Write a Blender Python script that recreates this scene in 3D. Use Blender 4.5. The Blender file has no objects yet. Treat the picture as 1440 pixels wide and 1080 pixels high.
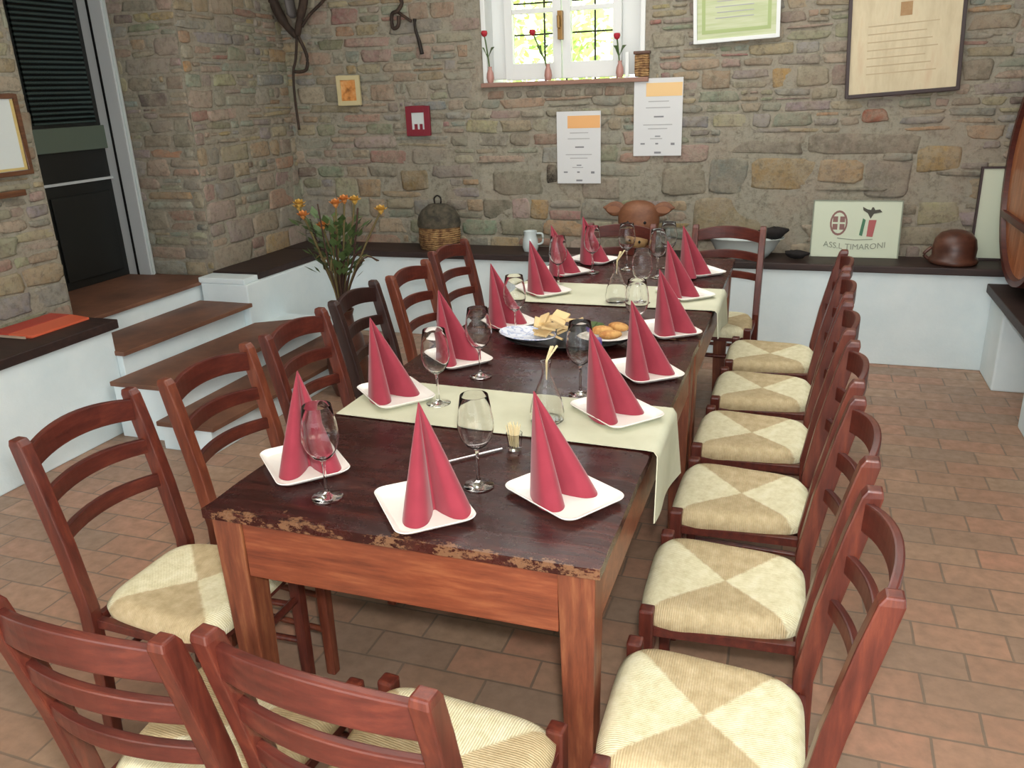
import bpy, bmesh, math, random
from mathutils import Vector, Matrix, noise
R_ = math.radians
C = bpy.context.scene.collection
rnd = random.Random(7)

# ------------------------------------------------------------ materials
def srgb(r, g, b):
    f = lambda c: (c/12.92 if c <= .04045 else ((c+.055)/1.055)**2.4)
    return (f(r/255), f(g/255), f(b/255), 1)

def mat(name, col=(.5, .5, .5, 1), rough=.6, metal=0., spec=.5, **kw):
    m = bpy.data.materials.new(name); m.use_nodes = True
    b = m.node_tree.nodes['Principled BSDF']
    b.inputs['Base Color'].default_value = col
    b.inputs['Roughness'].default_value = rough
    b.inputs['Metallic'].default_value = metal
    b.inputs['Specular IOR Level'].default_value = spec
    for k, v in kw.items():
        b.inputs[k.replace('_', ' ')].default_value = v
    return m

class NT:
    def __init__(s, m):
        s.t = m.node_tree; s.b = s.t.nodes['Principled BSDF']
    def n(s, typ, **kw):
        x = s.t.nodes.new(typ)
        for k, v in kw.items():
            if k.startswith('i_'):
                x.inputs[k[2:].replace('_', ' ')].default_value = v
            else: setattr(x, k, v)
        return x
    def l(s, a, b): s.t.links.new(a, b)
    def coord(s, kind='Object', scale=(1, 1, 1), loc=(0, 0, 0), rot=(0, 0, 0)):
        t = s.n('ShaderNodeTexCoord'); mp = s.n('ShaderNodeMapping')
        mp.inputs['Scale'].default_value = scale; mp.inputs['Location'].default_value = loc
        mp.inputs['Rotation'].default_value = rot
        s.l(t.outputs[kind], mp.inputs['Vector']); return mp.outputs[0]
    def noise(s, vec, scale=5, detail=4, rough=.6):
        x = s.n('ShaderNodeTexNoise'); x.inputs['Scale'].default_value = scale
        x.inputs['Detail'].default_value = detail; x.inputs['Roughness'].default_value = rough
        if vec is not None: s.l(vec, x.inputs['Vector'])
        return x.outputs['Fac']
    def ramp(s, fac, stops, interp='LINEAR'):
        x = s.n('ShaderNodeValToRGB'); cr = x.color_ramp; cr.interpolation = interp
        while len(cr.elements) < len(stops): cr.elements.new(.5)
        for e, (p, c) in zip(cr.elements, stops):
            e.position = p; e.color = c if len(c) == 4 else (*c, 1)
        s.l(fac, x.inputs['Fac']); return x.outputs['Color']
    def mix(s, fac, a, b, mode='MIX'):
        x = s.n('ShaderNodeMix', data_type='RGBA', blend_type=mode)
        for i, v in ((0, fac), (6, a), (7, b)):
            if hasattr(v, 'links'): s.l(v, x.inputs[i])
            elif i == 0: x.inputs[0].default_value = v
            else: x.inputs[i].default_value = v
        return x.outputs[2]
    def math(s, op, a, b=None):
        x = s.n('ShaderNodeMath', operation=op)
        for i, v in ((0, a), (1, b)):
            if v is None: continue
            if hasattr(v, 'links'): s.l(v, x.inputs[i])
            else: x.inputs[i].default_value = v
        return x.outputs[0]
    def bump(s, h, strength=.3, dist=.01):
        x = s.n('ShaderNodeBump'); x.inputs['Strength'].default_value = strength
        x.inputs['Distance'].default_value = dist
        s.l(h, x.inputs['Height']); s.l(x.outputs[0], s.b.inputs['Normal'])
    def base(s, c): s.l(c, s.b.inputs['Base Color'])

def wood(name, c1, c2, c3, rough=.35, scale=(3, 3, 30), s0=1.6, bump=.12, spec=.5, coat=0.):
    """grain runs along the axis with the smallest scale"""
    m = mat(name, c1, rough, spec=spec); t = NT(m)
    v = t.coord('Object', scale)
    n1 = t.noise(v, s0, 6, .65); n2 = t.noise(t.coord('Object', (1, 1, 1)), 6, 3)
    c = t.ramp(n1, [(.3, c1), (.52, c2), (.72, c3)])
    c = t.mix(t.math('MULTIPLY', n2, .35), c, c1)
    t.base(c); t.bump(n1, bump, .003)
    if coat: t.b.inputs['Coat Weight'].default_value = coat; t.b.inputs['Coat Roughness'].default_value = .2
    return m

M = {}
M['chair'] = wood('chair_wood', srgb(64, 28, 22), srgb(92, 42, 32), srgb(120, 60, 42), .34, (28, 28, 4))
M['chair_rail'] = wood('chair_rail_wood', srgb(62, 27, 22), srgb(88, 39, 31), srgb(112, 54, 40), .34, (4, 28, 28))
M['chair_dark'] = wood('dark_chair_wood', srgb(34, 18, 16), srgb(46, 24, 20), srgb(62, 34, 28), .4, (28, 28, 4))
M['chair_light'] = wood('light_chair_wood', srgb(84, 40, 28), srgb(110, 56, 38), srgb(138, 78, 54), .36, (28, 28, 4))
M['apron'] = wood('apron_wood', srgb(92, 42, 26), srgb(128, 66, 42), srgb(158, 96, 62), .38, (3, 20, 30))
M['leg'] = wood('table_leg_wood', srgb(78, 38, 26), srgb(118, 64, 42), srgb(152, 98, 64), .42, (26, 26, 3))
M['cap'] = wood('bench_cap_wood', srgb(34, 22, 20), srgb(48, 32, 28), srgb(66, 44, 38), .55, (3, 20, 20))
M['cask'] = wood('cask_wood', srgb(134, 76, 46), srgb(172, 108, 70), srgb(200, 138, 96), .35, (20, 20, 2))
M['cask_dark'] = wood('cask_rim_wood', srgb(62, 26, 22), srgb(82, 36, 28), srgb(104, 50, 36), .4)
M['frame_dark'] = mat('dark_frame', srgb(48, 32, 30), .5)
M['frame_brown'] = wood('brown_frame', srgb(70, 42, 26), srgb(96, 60, 36), srgb(120, 80, 48), .4)
M['frame_red'] = mat('red_frame', srgb(120, 26, 42), .5)
M['brass'] = mat('aged_brass', srgb(150, 116, 70), .4, .8)
M['iron'] = mat('wrought_iron', srgb(46, 40, 36), .6, .5)
M['black'] = mat('black_metal', srgb(18, 18, 18), .45, .3)
M['carved'] = wood('carved_wood', srgb(96, 58, 38), srgb(124, 80, 54), srgb(146, 100, 70), .55, (6, 6, 10))
M['carved_light'] = wood('carved_light_wood', srgb(140, 108, 70), srgb(164, 130, 88), srgb(180, 150, 106), .6, (6, 6, 6))
M['clay'] = wood('brown_glazed_clay', srgb(58, 34, 26), srgb(84, 50, 38), srgb(116, 74, 54), .4, (4, 4, 9))
M['terra'] = mat('terracotta', srgb(168, 92, 66), .8)
M['enamel'] = mat('white_enamel', srgb(196, 208, 208), .2)
M['china'] = mat('white_china', srgb(238, 236, 230), .16, spec=.6)
M['black_cloth'] = mat('black_cloth', srgb(26, 22, 22), .9)
M['cracker'] = mat('cracker', srgb(216, 190, 140), .8)
M['stick'] = mat('pale_wood_sticks', srgb(226, 212, 168), .7)
M['steel'] = mat('brushed_steel', srgb(210, 205, 205), .25, .9)
M['green_leaf'] = mat('leaf_green', srgb(74, 96, 52), .6)
M['stem'] = mat('dry_stem', srgb(104, 92, 56), .8)
M['stem_dark'] = mat('dark_stem', srgb(62, 40, 30), .8)
M['yellow'] = mat('yellow_petal', srgb(196, 156, 72), .7)
M['orange'] = mat('orange_petal', srgb(196, 128, 66), .7)
M['redp'] = mat('red_petal', srgb(170, 32, 48), .7)
M['vine'] = wood('dried_vine', srgb(38, 28, 22), srgb(58, 44, 34), srgb(84, 66, 52), .8, (20, 20, 4))
M['redleather'] = mat('red_leather', srgb(176, 62, 48), .45)
M['purple'] = mat('purple_wrapper', srgb(96, 78, 140), .4)
M['paint'] = mat('white_painted_wood', srgb(222, 226, 224), .45)
M['jamb'] = mat('grey_painted_metal', srgb(184, 190, 192), .45)

def clean_mats():
    # plaster
    m = mat('white_plaster', srgb(216, 230, 232), .85); t = NT(m)
    v = t.coord('Object'); n = t.noise(v, 3, 6); n2 = t.noise(v, 60, 3)
    t.base(t.ramp(n, [(.3, srgb(206, 222, 226)), (.7, srgb(222, 234, 236))])); t.bump(n2, .25, .004)
    M['plaster'] = m
    # terracotta floor
    m = mat('terracotta_floor', rough=.5); t = NT(m)
    tc = t.n('ShaderNodeTexCoord'); mp = t.n('ShaderNodeMapping')
    mp.inputs['Location'].default_value = (-.091, 0, 0)
    t.l(tc.outputs['Object'], mp.inputs['Vector'])
    nz = t.n('ShaderNodeTexNoise'); nz.inputs['Scale'].default_value = 3.; t.l(mp.outputs[0], nz.inputs['Vector'])
    vm = t.n('ShaderNodeVectorMath', operation='MULTIPLY_ADD')
    t.l(nz.outputs['Color'], vm.inputs[0]); vm.inputs[1].default_value = (.016, .016, 0); t.l(mp.outputs[0], vm.inputs[2])
    br = t.n('ShaderNodeTexBrick'); t.l(vm.outputs[0], br.inputs['Vector'])
    br.offset = .5; br.inputs['Scale'].default_value = 1; br.inputs['Brick Width'].default_value = .268
    br.inputs['Row Height'].default_value = .13; br.inputs['Mortar Size'].default_value = .0045
    br.inputs['Mortar Smooth'].default_value = .35; br.inputs['Bias'].default_value = 0
    br.inputs['Color1'].default_value = (0, 0, 0, 1); br.inputs['Color2'].default_value = (1, 1, 1, 1)
    br.inputs['Mortar'].default_value = (.5, .5, .5, 1)
    tile = t.ramp(br.outputs['Color'], [(0, srgb(150, 128, 110)), (.35, srgb(160, 128, 106)), (.65, srgb(178, 132, 108)), (1, srgb(168, 142, 118))])
    n1 = t.noise(mp.outputs[0], 2.2, 5); n3 = t.noise(mp.outputs[0], 22, 5)
    tile = t.mix(t.ramp(n1, [(.35, (0, 0, 0)), (.65, (1, 1, 1))]), tile, t.mix(.45, tile, srgb(140, 116, 96)))
    tile = t.mix(t.ramp(n3, [(.35, (0, 0, 0)), (.75, (.6, .6, .6))]), tile, srgb(122, 102, 84))
    col = t.mix(t.math('MULTIPLY', br.outputs['Fac'], .8), tile, srgb(112, 100, 86))
    t.base(col)
    h = t.math('ADD', t.math('MULTIPLY', br.outputs['Fac'], -1.), t.math('MULTIPLY', n3, .35))
    t.bump(h, .3, .006)
    t.l(t.ramp(n3, [(.3, (.36, .36, .36)), (.8, (.62, .62, .62))]), t.b.inputs['Roughness'])
    M['floor'] = m
    m = mat('stair_tile', rough=.6); t = NT(m); v = t.coord('Object')
    n = t.noise(v, 4, 5)
    t.base(t.ramp(n, [(.3, srgb(86, 58, 44)), (.6, srgb(118, 80, 60)), (.8, srgb(134, 98, 74))])); t.bump(t.noise(v, 30), .2, .004)
    M['tread'] = m
    # stones: one colour per stone; a wall hole's dark is also painted as one
    m = mat('rubble_stone', rough=.9, spec=.25); t = NT(m)
    a = t.n('ShaderNodeAttribute', attribute_name='stone'); v = t.coord('Object')
    n = t.noise(v, 13, 8, .75); n2 = t.noise(v, 30, 8, .75); n3 = t.noise(v, 5, 5)
    c = t.mix(t.ramp(n, [(.38, (0, 0, 0)), (.6, (.6, .6, .6))]), a.outputs['Color'], srgb(158, 152, 134))
    c = t.mix(t.ramp(n2, [(.48, (0, 0, 0)), (.66, (.7, .7, .7))]), c, srgb(104, 98, 84))
    c = t.mix(t.ramp(n3, [(.45, (0, 0, 0)), (.7, (.35, .35, .35))]), c, srgb(156, 136, 120))
    t.base(c); t.bump(t.math('ADD', n, n2), .7, .014)
    M['stone'] = m
    # table top
    m = mat('worn_table_top', rough=.28, spec=.3); t = NT(m)
    v = t.coord('Object', (3, 30, 3)); n = t.noise(v, 1.3, 6, .65)
    v2 = t.coord('Object'); sc = t.noise(t.coord('Object', (8, 8, 8)), 1, 8, .75)
    c = t.ramp(n, [(.3, srgb(34, 12, 11)), (.5, srgb(50, 20, 18)), (.68, srgb(72, 32, 26))])
    c = t.mix(t.ramp(sc, [(.56, (0, 0, 0)), (.7, (.5, .5, .5))]), c, srgb(84, 46, 36))
    # worn arris along the front edge
    sp = t.n('ShaderNodeSeparateXYZ'); t.l(v2, sp.inputs[0])
    n4 = t.noise(t.coord('Object', (6, 10, 10)), 2, 7, .8)
    edge = t.math('ADD', t.math('MULTIPLY', sp.outputs['Y'], -16.), t.math('SUBTRACT', t.math('MULTIPLY', n4, 4.2), 1.25))
    c = t.mix(t.ramp(edge, [(.86, (0, 0, 0)), (1.02, (.75, .75, .75))]), c, srgb(130, 96, 70))
    t.base(c); t.bump(t.math('ADD', n, sc), .2, .004)
    t.l(t.ramp(sc, [(.4, (.2, .2, .2)), (.75, (.42, .42, .42))]), t.b.inputs['Roughness'])
    M['top'] = m
    # rush: strands run towards the rail they wrap
    m = mat('rush_weave', rough=.75, spec=.3); t = NT(m)
    v = t.coord('Object'); sp = t.n('ShaderNodeSeparateXYZ'); t.l(v, sp.inputs[0])
    ax = t.math('ABSOLUTE', t.math('MULTIPLY', sp.outputs['X'], 1.)); ay = t.math('ABSOLUTE', sp.outputs['Y'])
    dm = t.math('GREATER_THAN', t.math('SUBTRACT', t.math('MULTIPLY', ax, .97), ay), 0.)
    def strand(axis, sx):
        w = t.n('ShaderNodeTexWave', wave_type='BANDS', bands_direction=axis)
        w.inputs['Scale'].default_value = 58; w.inputs['Distortion'].default_value = .9
        w.inputs['Detail'].default_value = 2; w.inputs['Detail Scale'].default_value = 2
        t.l(v, w.inputs['Vector']); return w.outputs['Fac']
    # side triangles: strands along X -> ridges repeat along Y
    h = t.mix(dm, strand('X', 0), strand('Y', 0))
    edge = t.math('MULTIPLY', t.math('ADD', t.math('SUBTRACT', t.math('MULTIPLY', ax, .97), ay), t.math('MULTIPLY', t.math('SUBTRACT', t.noise(v, 60, 3), .5), .02)), 90.)
    soft = t.ramp(t.math('ADD', edge, .5), [(0., (0, 0, 0)), (1., (1, 1, 1))])
    fl = t.noise(v, 34, 5, .7)
    light = t.ramp(fl, [(.3, srgb(204, 198, 160)), (.55, srgb(222, 218, 186)), (.8, srgb(232, 230, 206))])
    tan = t.ramp(fl, [(.3, srgb(168, 152, 116)), (.55, srgb(188, 172, 136)), (.8, srgb(204, 190, 156))])  # darker side fields: how the strands catch the flash, put into the colour
    c = t.mix(soft, light, tan)
    c = t.mix(t.ramp(h, [(.0, (.2, .2, .2)), (.3, (0, 0, 0))]), c, srgb(140, 116, 76))
    t.base(c); t.bump(h, .4, .003)
    M['rush'] = m
    # napkin paper
    m = mat('pink_red_napkin', (.26,.030,.05,1), .8, spec=.2); t = NT(m)
    t.b.inputs['Sheen Weight'].default_value = .25
    v = t.coord('Object'); n = t.noise(v, 260, 2)
    t.base(t.ramp(t.noise(v, 12, 3), [(.3, (.24,.027,.045,1)), (.7, (.285,.034,.055,1))])); t.bump(n, .15, .001)
    M['napkin'] = m
    # runner
    m = mat('sage_linen', srgb(196, 198, 174), .9, spec=.2); t = NT(m); v = t.coord('Object')
    t.base(t.ramp(t.noise(v, 5, 4), [(.3, srgb(186, 188, 164)), (.7, srgb(204, 206, 184))]))
    w = t.n('ShaderNodeTexWave', bands_direction='Y'); w.inputs['Scale'].default_value = 120; t.l(v, w.inputs['Vector'])
    t.bump(w.outputs['Fac'], .15, .001)
    M['linen'] = m
    # papers
    m = mat('parchment', rough=.6); t = NT(m); v = t.coord('Object', (6, 1, 1.5))
    t.base(t.ramp(t.noise(v, 2, 5), [(.3, srgb(186, 172, 140)), (.55, srgb(204, 192, 160)), (.8, srgb(196, 172, 140))])); M['parch'] = m
    M['poster'] = mat('poster_paper', srgb(206, 208, 208), .6)
    M['poster_o'] = mat('poster_orange_print', srgb(224, 170, 110), .6)
    M['poster_o2'] = mat('poster_yellow_print', srgb(226, 190, 134), .6)
    M['ink'] = mat('grey_print', srgb(166, 168, 168), .6)
    M['inkd'] = mat('dark_print', srgb(128, 130, 134), .6)
    m = mat('green_certificate', rough=.4); t = NT(m); v = t.coord('Object', (1, 1, 14))
    t.base(t.ramp(t.noise(v, 3, 3), [(.4, srgb(176, 188, 140)), (.6, srgb(190, 198, 160))])); M['cert'] = m
    M['certb'] = mat('certificate_border', srgb(160, 178, 118), .5)
    M['glasspaper'] = mat('pale_paper', srgb(198, 206, 204), .35)
    m = mat('abstract_orange', rough=.5); t = NT(m); v = t.coord('Object', (1, 1, 1))
    t.base(t.ramp(t.noise(v, 14, 3), [(.35, srgb(140, 90, 44)), (.5, srgb(206, 140, 74)), (.65, srgb(216, 168, 112)), (.8, srgb(120, 96, 56))])); M['orange_art'] = m
    # wicker
    m = mat('wicker', rough=.8); t = NT(m); v = t.coord('Object', (1, 1, 1))
    w = t.n('ShaderNodeTexWave', bands_direction='Z'); w.inputs['Scale'].default_value = 22; w.inputs['Distortion'].default_value = 5; t.l(v, w.inputs['Vector'])
    t.base(t.ramp(t.noise(v, 26, 4), [(.35, srgb(96, 64, 40)), (.55, srgb(150, 116, 74)), (.75, srgb(176, 146, 98))])); t.bump(w.outputs['Fac'], .6, .01); M['wicker'] = m
    m = mat('old_grey_wicker', rough=.9); t = NT(m); v = t.coord('Object')
    t.base(t.ramp(t.noise(v, 22, 4), [(.35, srgb(52, 50, 42)), (.6, srgb(84, 78, 64)), (.8, srgb(110, 98, 84))])); t.bump(t.noise(v, 40), .5, .01); M['greywick'] = m
    # blue and white plate
    m = mat('blue_white_china', rough=.2); t = NT(m); v = t.coord('Object')
    t.base(t.ramp(t.noise(v, 26, 2), [(.45, srgb(216, 222, 232)), (.52, srgb(150, 166, 204)), (.58, srgb(214, 220, 232))])); M['bluechina'] = m
    # bread
    m = mat('bread_crust', rough=.8); t = NT(m); v = t.coord('Object')
    t.base(t.ramp(t.noise(v, 30, 3), [(.4, srgb(168, 112, 58)), (.6, srgb(206, 160, 96))])); M['bread'] = m
    # glass (clear)
    m = mat('clear_glass', (1, 1, 1, 1), .02); t = NT(m)
    t.b.inputs['Transmission Weight'].default_value = 1.; t.b.inputs['IOR'].default_value = 1.3
    M['glass'] = m
    m = mat('window_glass', (1, 1, 1, 1), .03); t = NT(m)
    t.b.inputs['Transmission Weight'].default_value = 1.; t.b.inputs['IOR'].default_value = 1.02
    M['pane'] = m
    m = mat('door_ribbed_glass', srgb(36, 50, 50), .22, spec=.9); t = NT(m); v = t.coord('Object')
    w = t.n('ShaderNodeTexWave', bands_direction='Z'); w.inputs['Scale'].default_value = 11; t.l(v, w.inputs['Vector'])
    t.base(t.ramp(w.outputs['Fac'], [(.3, srgb(10, 14, 14)), (.7, srgb(92, 112, 108))])); t.bump(w.outputs['Fac'], .8, .02)
    t.b.inputs['Metallic'].default_value = .7; M['ribbed'] = m
    M['door'] = mat('black_door_paint', srgb(22, 24, 22), .4)
    M['doorgreen'] = mat('grey_green_door_paint', srgb(84, 96, 84), .5)
    # hedge
    m = mat('garden_leaves', rough=.6); t = NT(m); v = t.coord('Object')
    t.base(t.ramp(t.noise(v, 5, 5), [(.3, srgb(150, 178, 116)), (.6, srgb(206, 222, 164)), (.8, srgb(230, 236, 204))])); t.b.inputs['Subsurface Weight'].default_value = 0; M['hedge'] = m
    M['grass'] = mat('sunny_lawn', srgb(200, 214, 140), .9)
    M['signboard'] = mat('painted_sign_board', srgb(196, 206, 184), .6)
    M['sgreen'] = mat('sign_green', srgb(60, 110, 80), .6)
    M['sred'] = mat('sign_red', srgb(164, 84, 84), .6)
    M['sdark'] = mat('sign_dark', srgb(60, 58, 46), .6)
    M['sgrey'] = mat('sign_grey', srgb(132, 140, 124), .6)
    M['sblush'] = mat('sign_maroon', srgb(128, 92, 86), .6)
    M['ceil'] = mat('ceiling_plaster', srgb(200, 196, 186), .9)
clean_mats()

# ------------------------------------------------------------ mesh helper
class MB:
    def __init__(s): s.v = []; s.f = []; s.c = None
    def add(s, vs, fs):
        o = len(s.v); s.v += [tuple(v) for v in vs]; s.f += [tuple(i+o for i in f) for f in fs]; return s
    def hexa(s, p):   # p: 4 bottom, 4 top (ccw)
        return s.add(p, [(3, 2, 1, 0), (4, 5, 6, 7), (0, 1, 5, 4), (1, 2, 6, 5), (2, 3, 7, 6), (3, 0, 4, 7)])
    def box(s, c, d, rot=None):
        hx, hy, hz = d[0]/2, d[1]/2, d[2]/2
        p = [Vector(q) for q in ((-hx, -hy, -hz), (hx, -hy, -hz), (hx, hy, -hz), (-hx, hy, -hz), (-hx, -hy, hz), (hx, -hy, hz), (hx, hy, hz), (-hx, hy, hz))]
        if rot is not None: p = [rot @ q for q in p]
        return s.hexa([q+Vector(c) for q in p])
    def bx(s, x0, x1, y0, y1, z0, z1):
        return s.box(((x0+x1)/2, (y0+y1)/2, (z0+z1)/2), (abs(x1-x0), abs(y1-y0), abs(z1-z0)))
    def tube(s, path, rad, n=8, cap=True, flat=1.):
        path = [Vector(p) for p in path]; k = len(path)
        rad = [rad]*k if not hasattr(rad, '__len__') else rad
        rings = []; up = Vector((0, 0, 1))
        for i, p in enumerate(path):
            d = (path[min(i+1, k-1)]-path[max(i-1, 0)]).normalized()
            a = d.cross(up)
            if a.length < .05: a = d.cross(Vector((0, 1, 0)))
            a.normalize(); b = d.cross(a).normalized()
            rings.append([p+(a*math.cos(t)+b*math.sin(t)*flat)*rad[i] for t in [2*math.pi*j/n for j in range(n)]])
        vs = [v for r in rings for v in r]; fs = []
        for i in range(k-1):
            for j in range(n):
                fs.append((i*n+j, i*n+(j+1) % n, (i+1)*n+(j+1) % n, (i+1)*n+j))
        if cap: fs += [tuple(range(n))[::-1], tuple((k-1)*n+j for j in range(n))]
        return s.add(vs, fs)
    def lathe(s, prof, n=24, c=(0, 0, 0), sx=1, sy=1):
        vs = []; fs = []; k = len(prof)
        for r, z in prof:
            for j in range(n):
                t = 2*math.pi*j/n; vs.append((c[0]+r*math.cos(t)*sx, c[1]+r*math.sin(t)*sy, c[2]+z))
        for i in range(k-1):
            for j in range(n): fs.append((i*n+j, i*n+(j+1) % n, (i+1)*n+(j+1) % n, (i+1)*n+j))
        if prof[0][0] > 1e-5: fs.append(tuple(range(n))[::-1])
        if prof[-1][0] > 1e-5: fs.append(tuple((k-1)*n+j for j in range(n)))
        return s.add(vs, fs)
    def grid(s, fn, nu, nv, closed_u=False):
        vs = [fn(i/(nu if closed_u else nu-1), j/(nv-1)) for j in range(nv) for i in range(nu)]; fs = []
        for j in range(nv-1):
            for i in range(nu if closed_u else nu-1):
                fs.append((j*nu+i, j*nu+(i+1) % nu, (j+1)*nu+(i+1) % nu, (j+1)*nu+i))
        return s.add(vs, fs)
    def prism(s, poly, z0, z1):
        n = len(poly)
        vs = [(x, y, z0) for x, y in poly]+[(x, y, z1) for x, y in poly]
        return s.add(vs, [tuple(range(n))[::-1], tuple(range(n, 2*n))]+[(i, (i+1) % n, (i+1) % n+n, i+n) for i in range(n)])
    def build(s, name, m, parent=None, loc=(0, 0, 0), rz=0, smooth=False, bevel=0, segs=2, label=None, autos=None):
        me = bpy.data.meshes.new(name); me.from_pydata(s.v, [], s.f); me.update()
        bm = bmesh.new(); bm.from_mesh(me)
        bmesh.ops.remove_doubles(bm, verts=bm.verts, dist=1e-5)
        bmesh.ops.recalc_face_normals(bm, faces=bm.faces)
        if bevel: 
            bmesh.ops.bevel(bm, geom=[e for e in bm.edges if len(e.link_faces) == 2 and e.calc_face_angle(0) > .6], offset=bevel, segments=segs, profile=.6, affect='EDGES', clamp_overlap=True)
        if smooth:
            for f in bm.faces: f.smooth = True
            if autos:
                for e in bm.edges:
                    if len(e.link_faces) == 2 and e.calc_face_angle(0) > R_(autos): e.smooth = False
        bm.to_mesh(me); bm.free()
        me.materials.append(M[m] if isinstance(m, str) else m)
        o = bpy.data.objects.new(name, me); C.objects.link(o); o.location = loc; o.rotation_euler = (0, 0, rz)
        if parent: o.parent = parent
        if label: o['label'] = label
        return o

def tag(o, label=None, cat=None, group=None, kind=None):
    if label: o['label'] = label
    if cat: o['category'] = cat
    if group: o['group'] = group
    if kind: o['kind'] = kind
    return o
def thing(name, loc, rz, label, cat, group=None):
    o = bpy.data.objects.new(name, None); C.objects.link(o); o.empty_display_size = .1
    o.location = loc; o.rotation_euler = (0, 0, rz); return tag(o, label, cat, group)
def copy_tree(o, parent=None):
    c = o.copy(); C.objects.link(c)
    if parent: c.parent = parent
    for ch in list(o.children): copy_tree(ch, c)
    return c
def struct(o, label=None): return tag(o, label, kind='structure')
def catmull(pts, n=8, closed=False):
    P = [Vector(p) for p in pts]; k = len(P); out = []
    rng = range(k) if closed else range(k-1)
    for i in rng:
        if closed: a, b, c, d = P[(i-1) % k], P[i], P[(i+1) % k], P[(i+2) % k]
        else: a, b, c, d = P[max(i-1, 0)], P[i], P[i+1], P[min(i+2, k-1)]
        for j in range(n):
            t = j/n
            out.append(.5*((2*b)+(c-a)*t+(2*a-5*b+4*c-d)*t*t+(3*b-a-3*c+d)*t**3))
    if not closed: out.append(P[-1])
    return out

# ------------------------------------------------------------ camera
cam = bpy.data.cameras.new('camera'); co = bpy.data.objects.new('camera', cam); C.objects.link(co)
bpy.context.scene.camera = co
cam.sensor_fit = 'HORIZONTAL'; cam.sensor_width = 36; F_ = 1151.77; cam.lens = F_*36/1440; cam.clip_start = .05
yaw, pit, rol = -.345160445, .346756787, -.0382972568
cy, sy, cp, sp_, cr, sr = math.cos(yaw), math.sin(yaw), math.cos(pit), math.sin(pit), math.cos(rol), math.sin(rol)
Fw = Vector((sy*cp, cy*cp, -sp_)); Rt = Vector((cy, -sy, 0)); Up = Rt.cross(Fw)
r_ = Rt*cr+Up*sr; u_ = -Rt*sr+Up*cr
mx = Matrix(((r_.x, u_.x, -Fw.x), (r_.y, u_.y, -Fw.y), (r_.z, u_.z, -Fw.z))).to_4x4()
mx.translation = (.324, -1.324, 1.65); co.matrix_world = mx

# ------------------------------------------------------------ setting
fl = MB().bx(-4.6, 2.6, -5, 4.6, -.12, 0).build('floor', 'floor'); struct(fl, 'worn terracotta tile floor')
ce = MB().bx(-4.6, 2.6, -5, 4.6, 3.0, 3.12).build('ceiling', 'ceil'); struct(ce)

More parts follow.
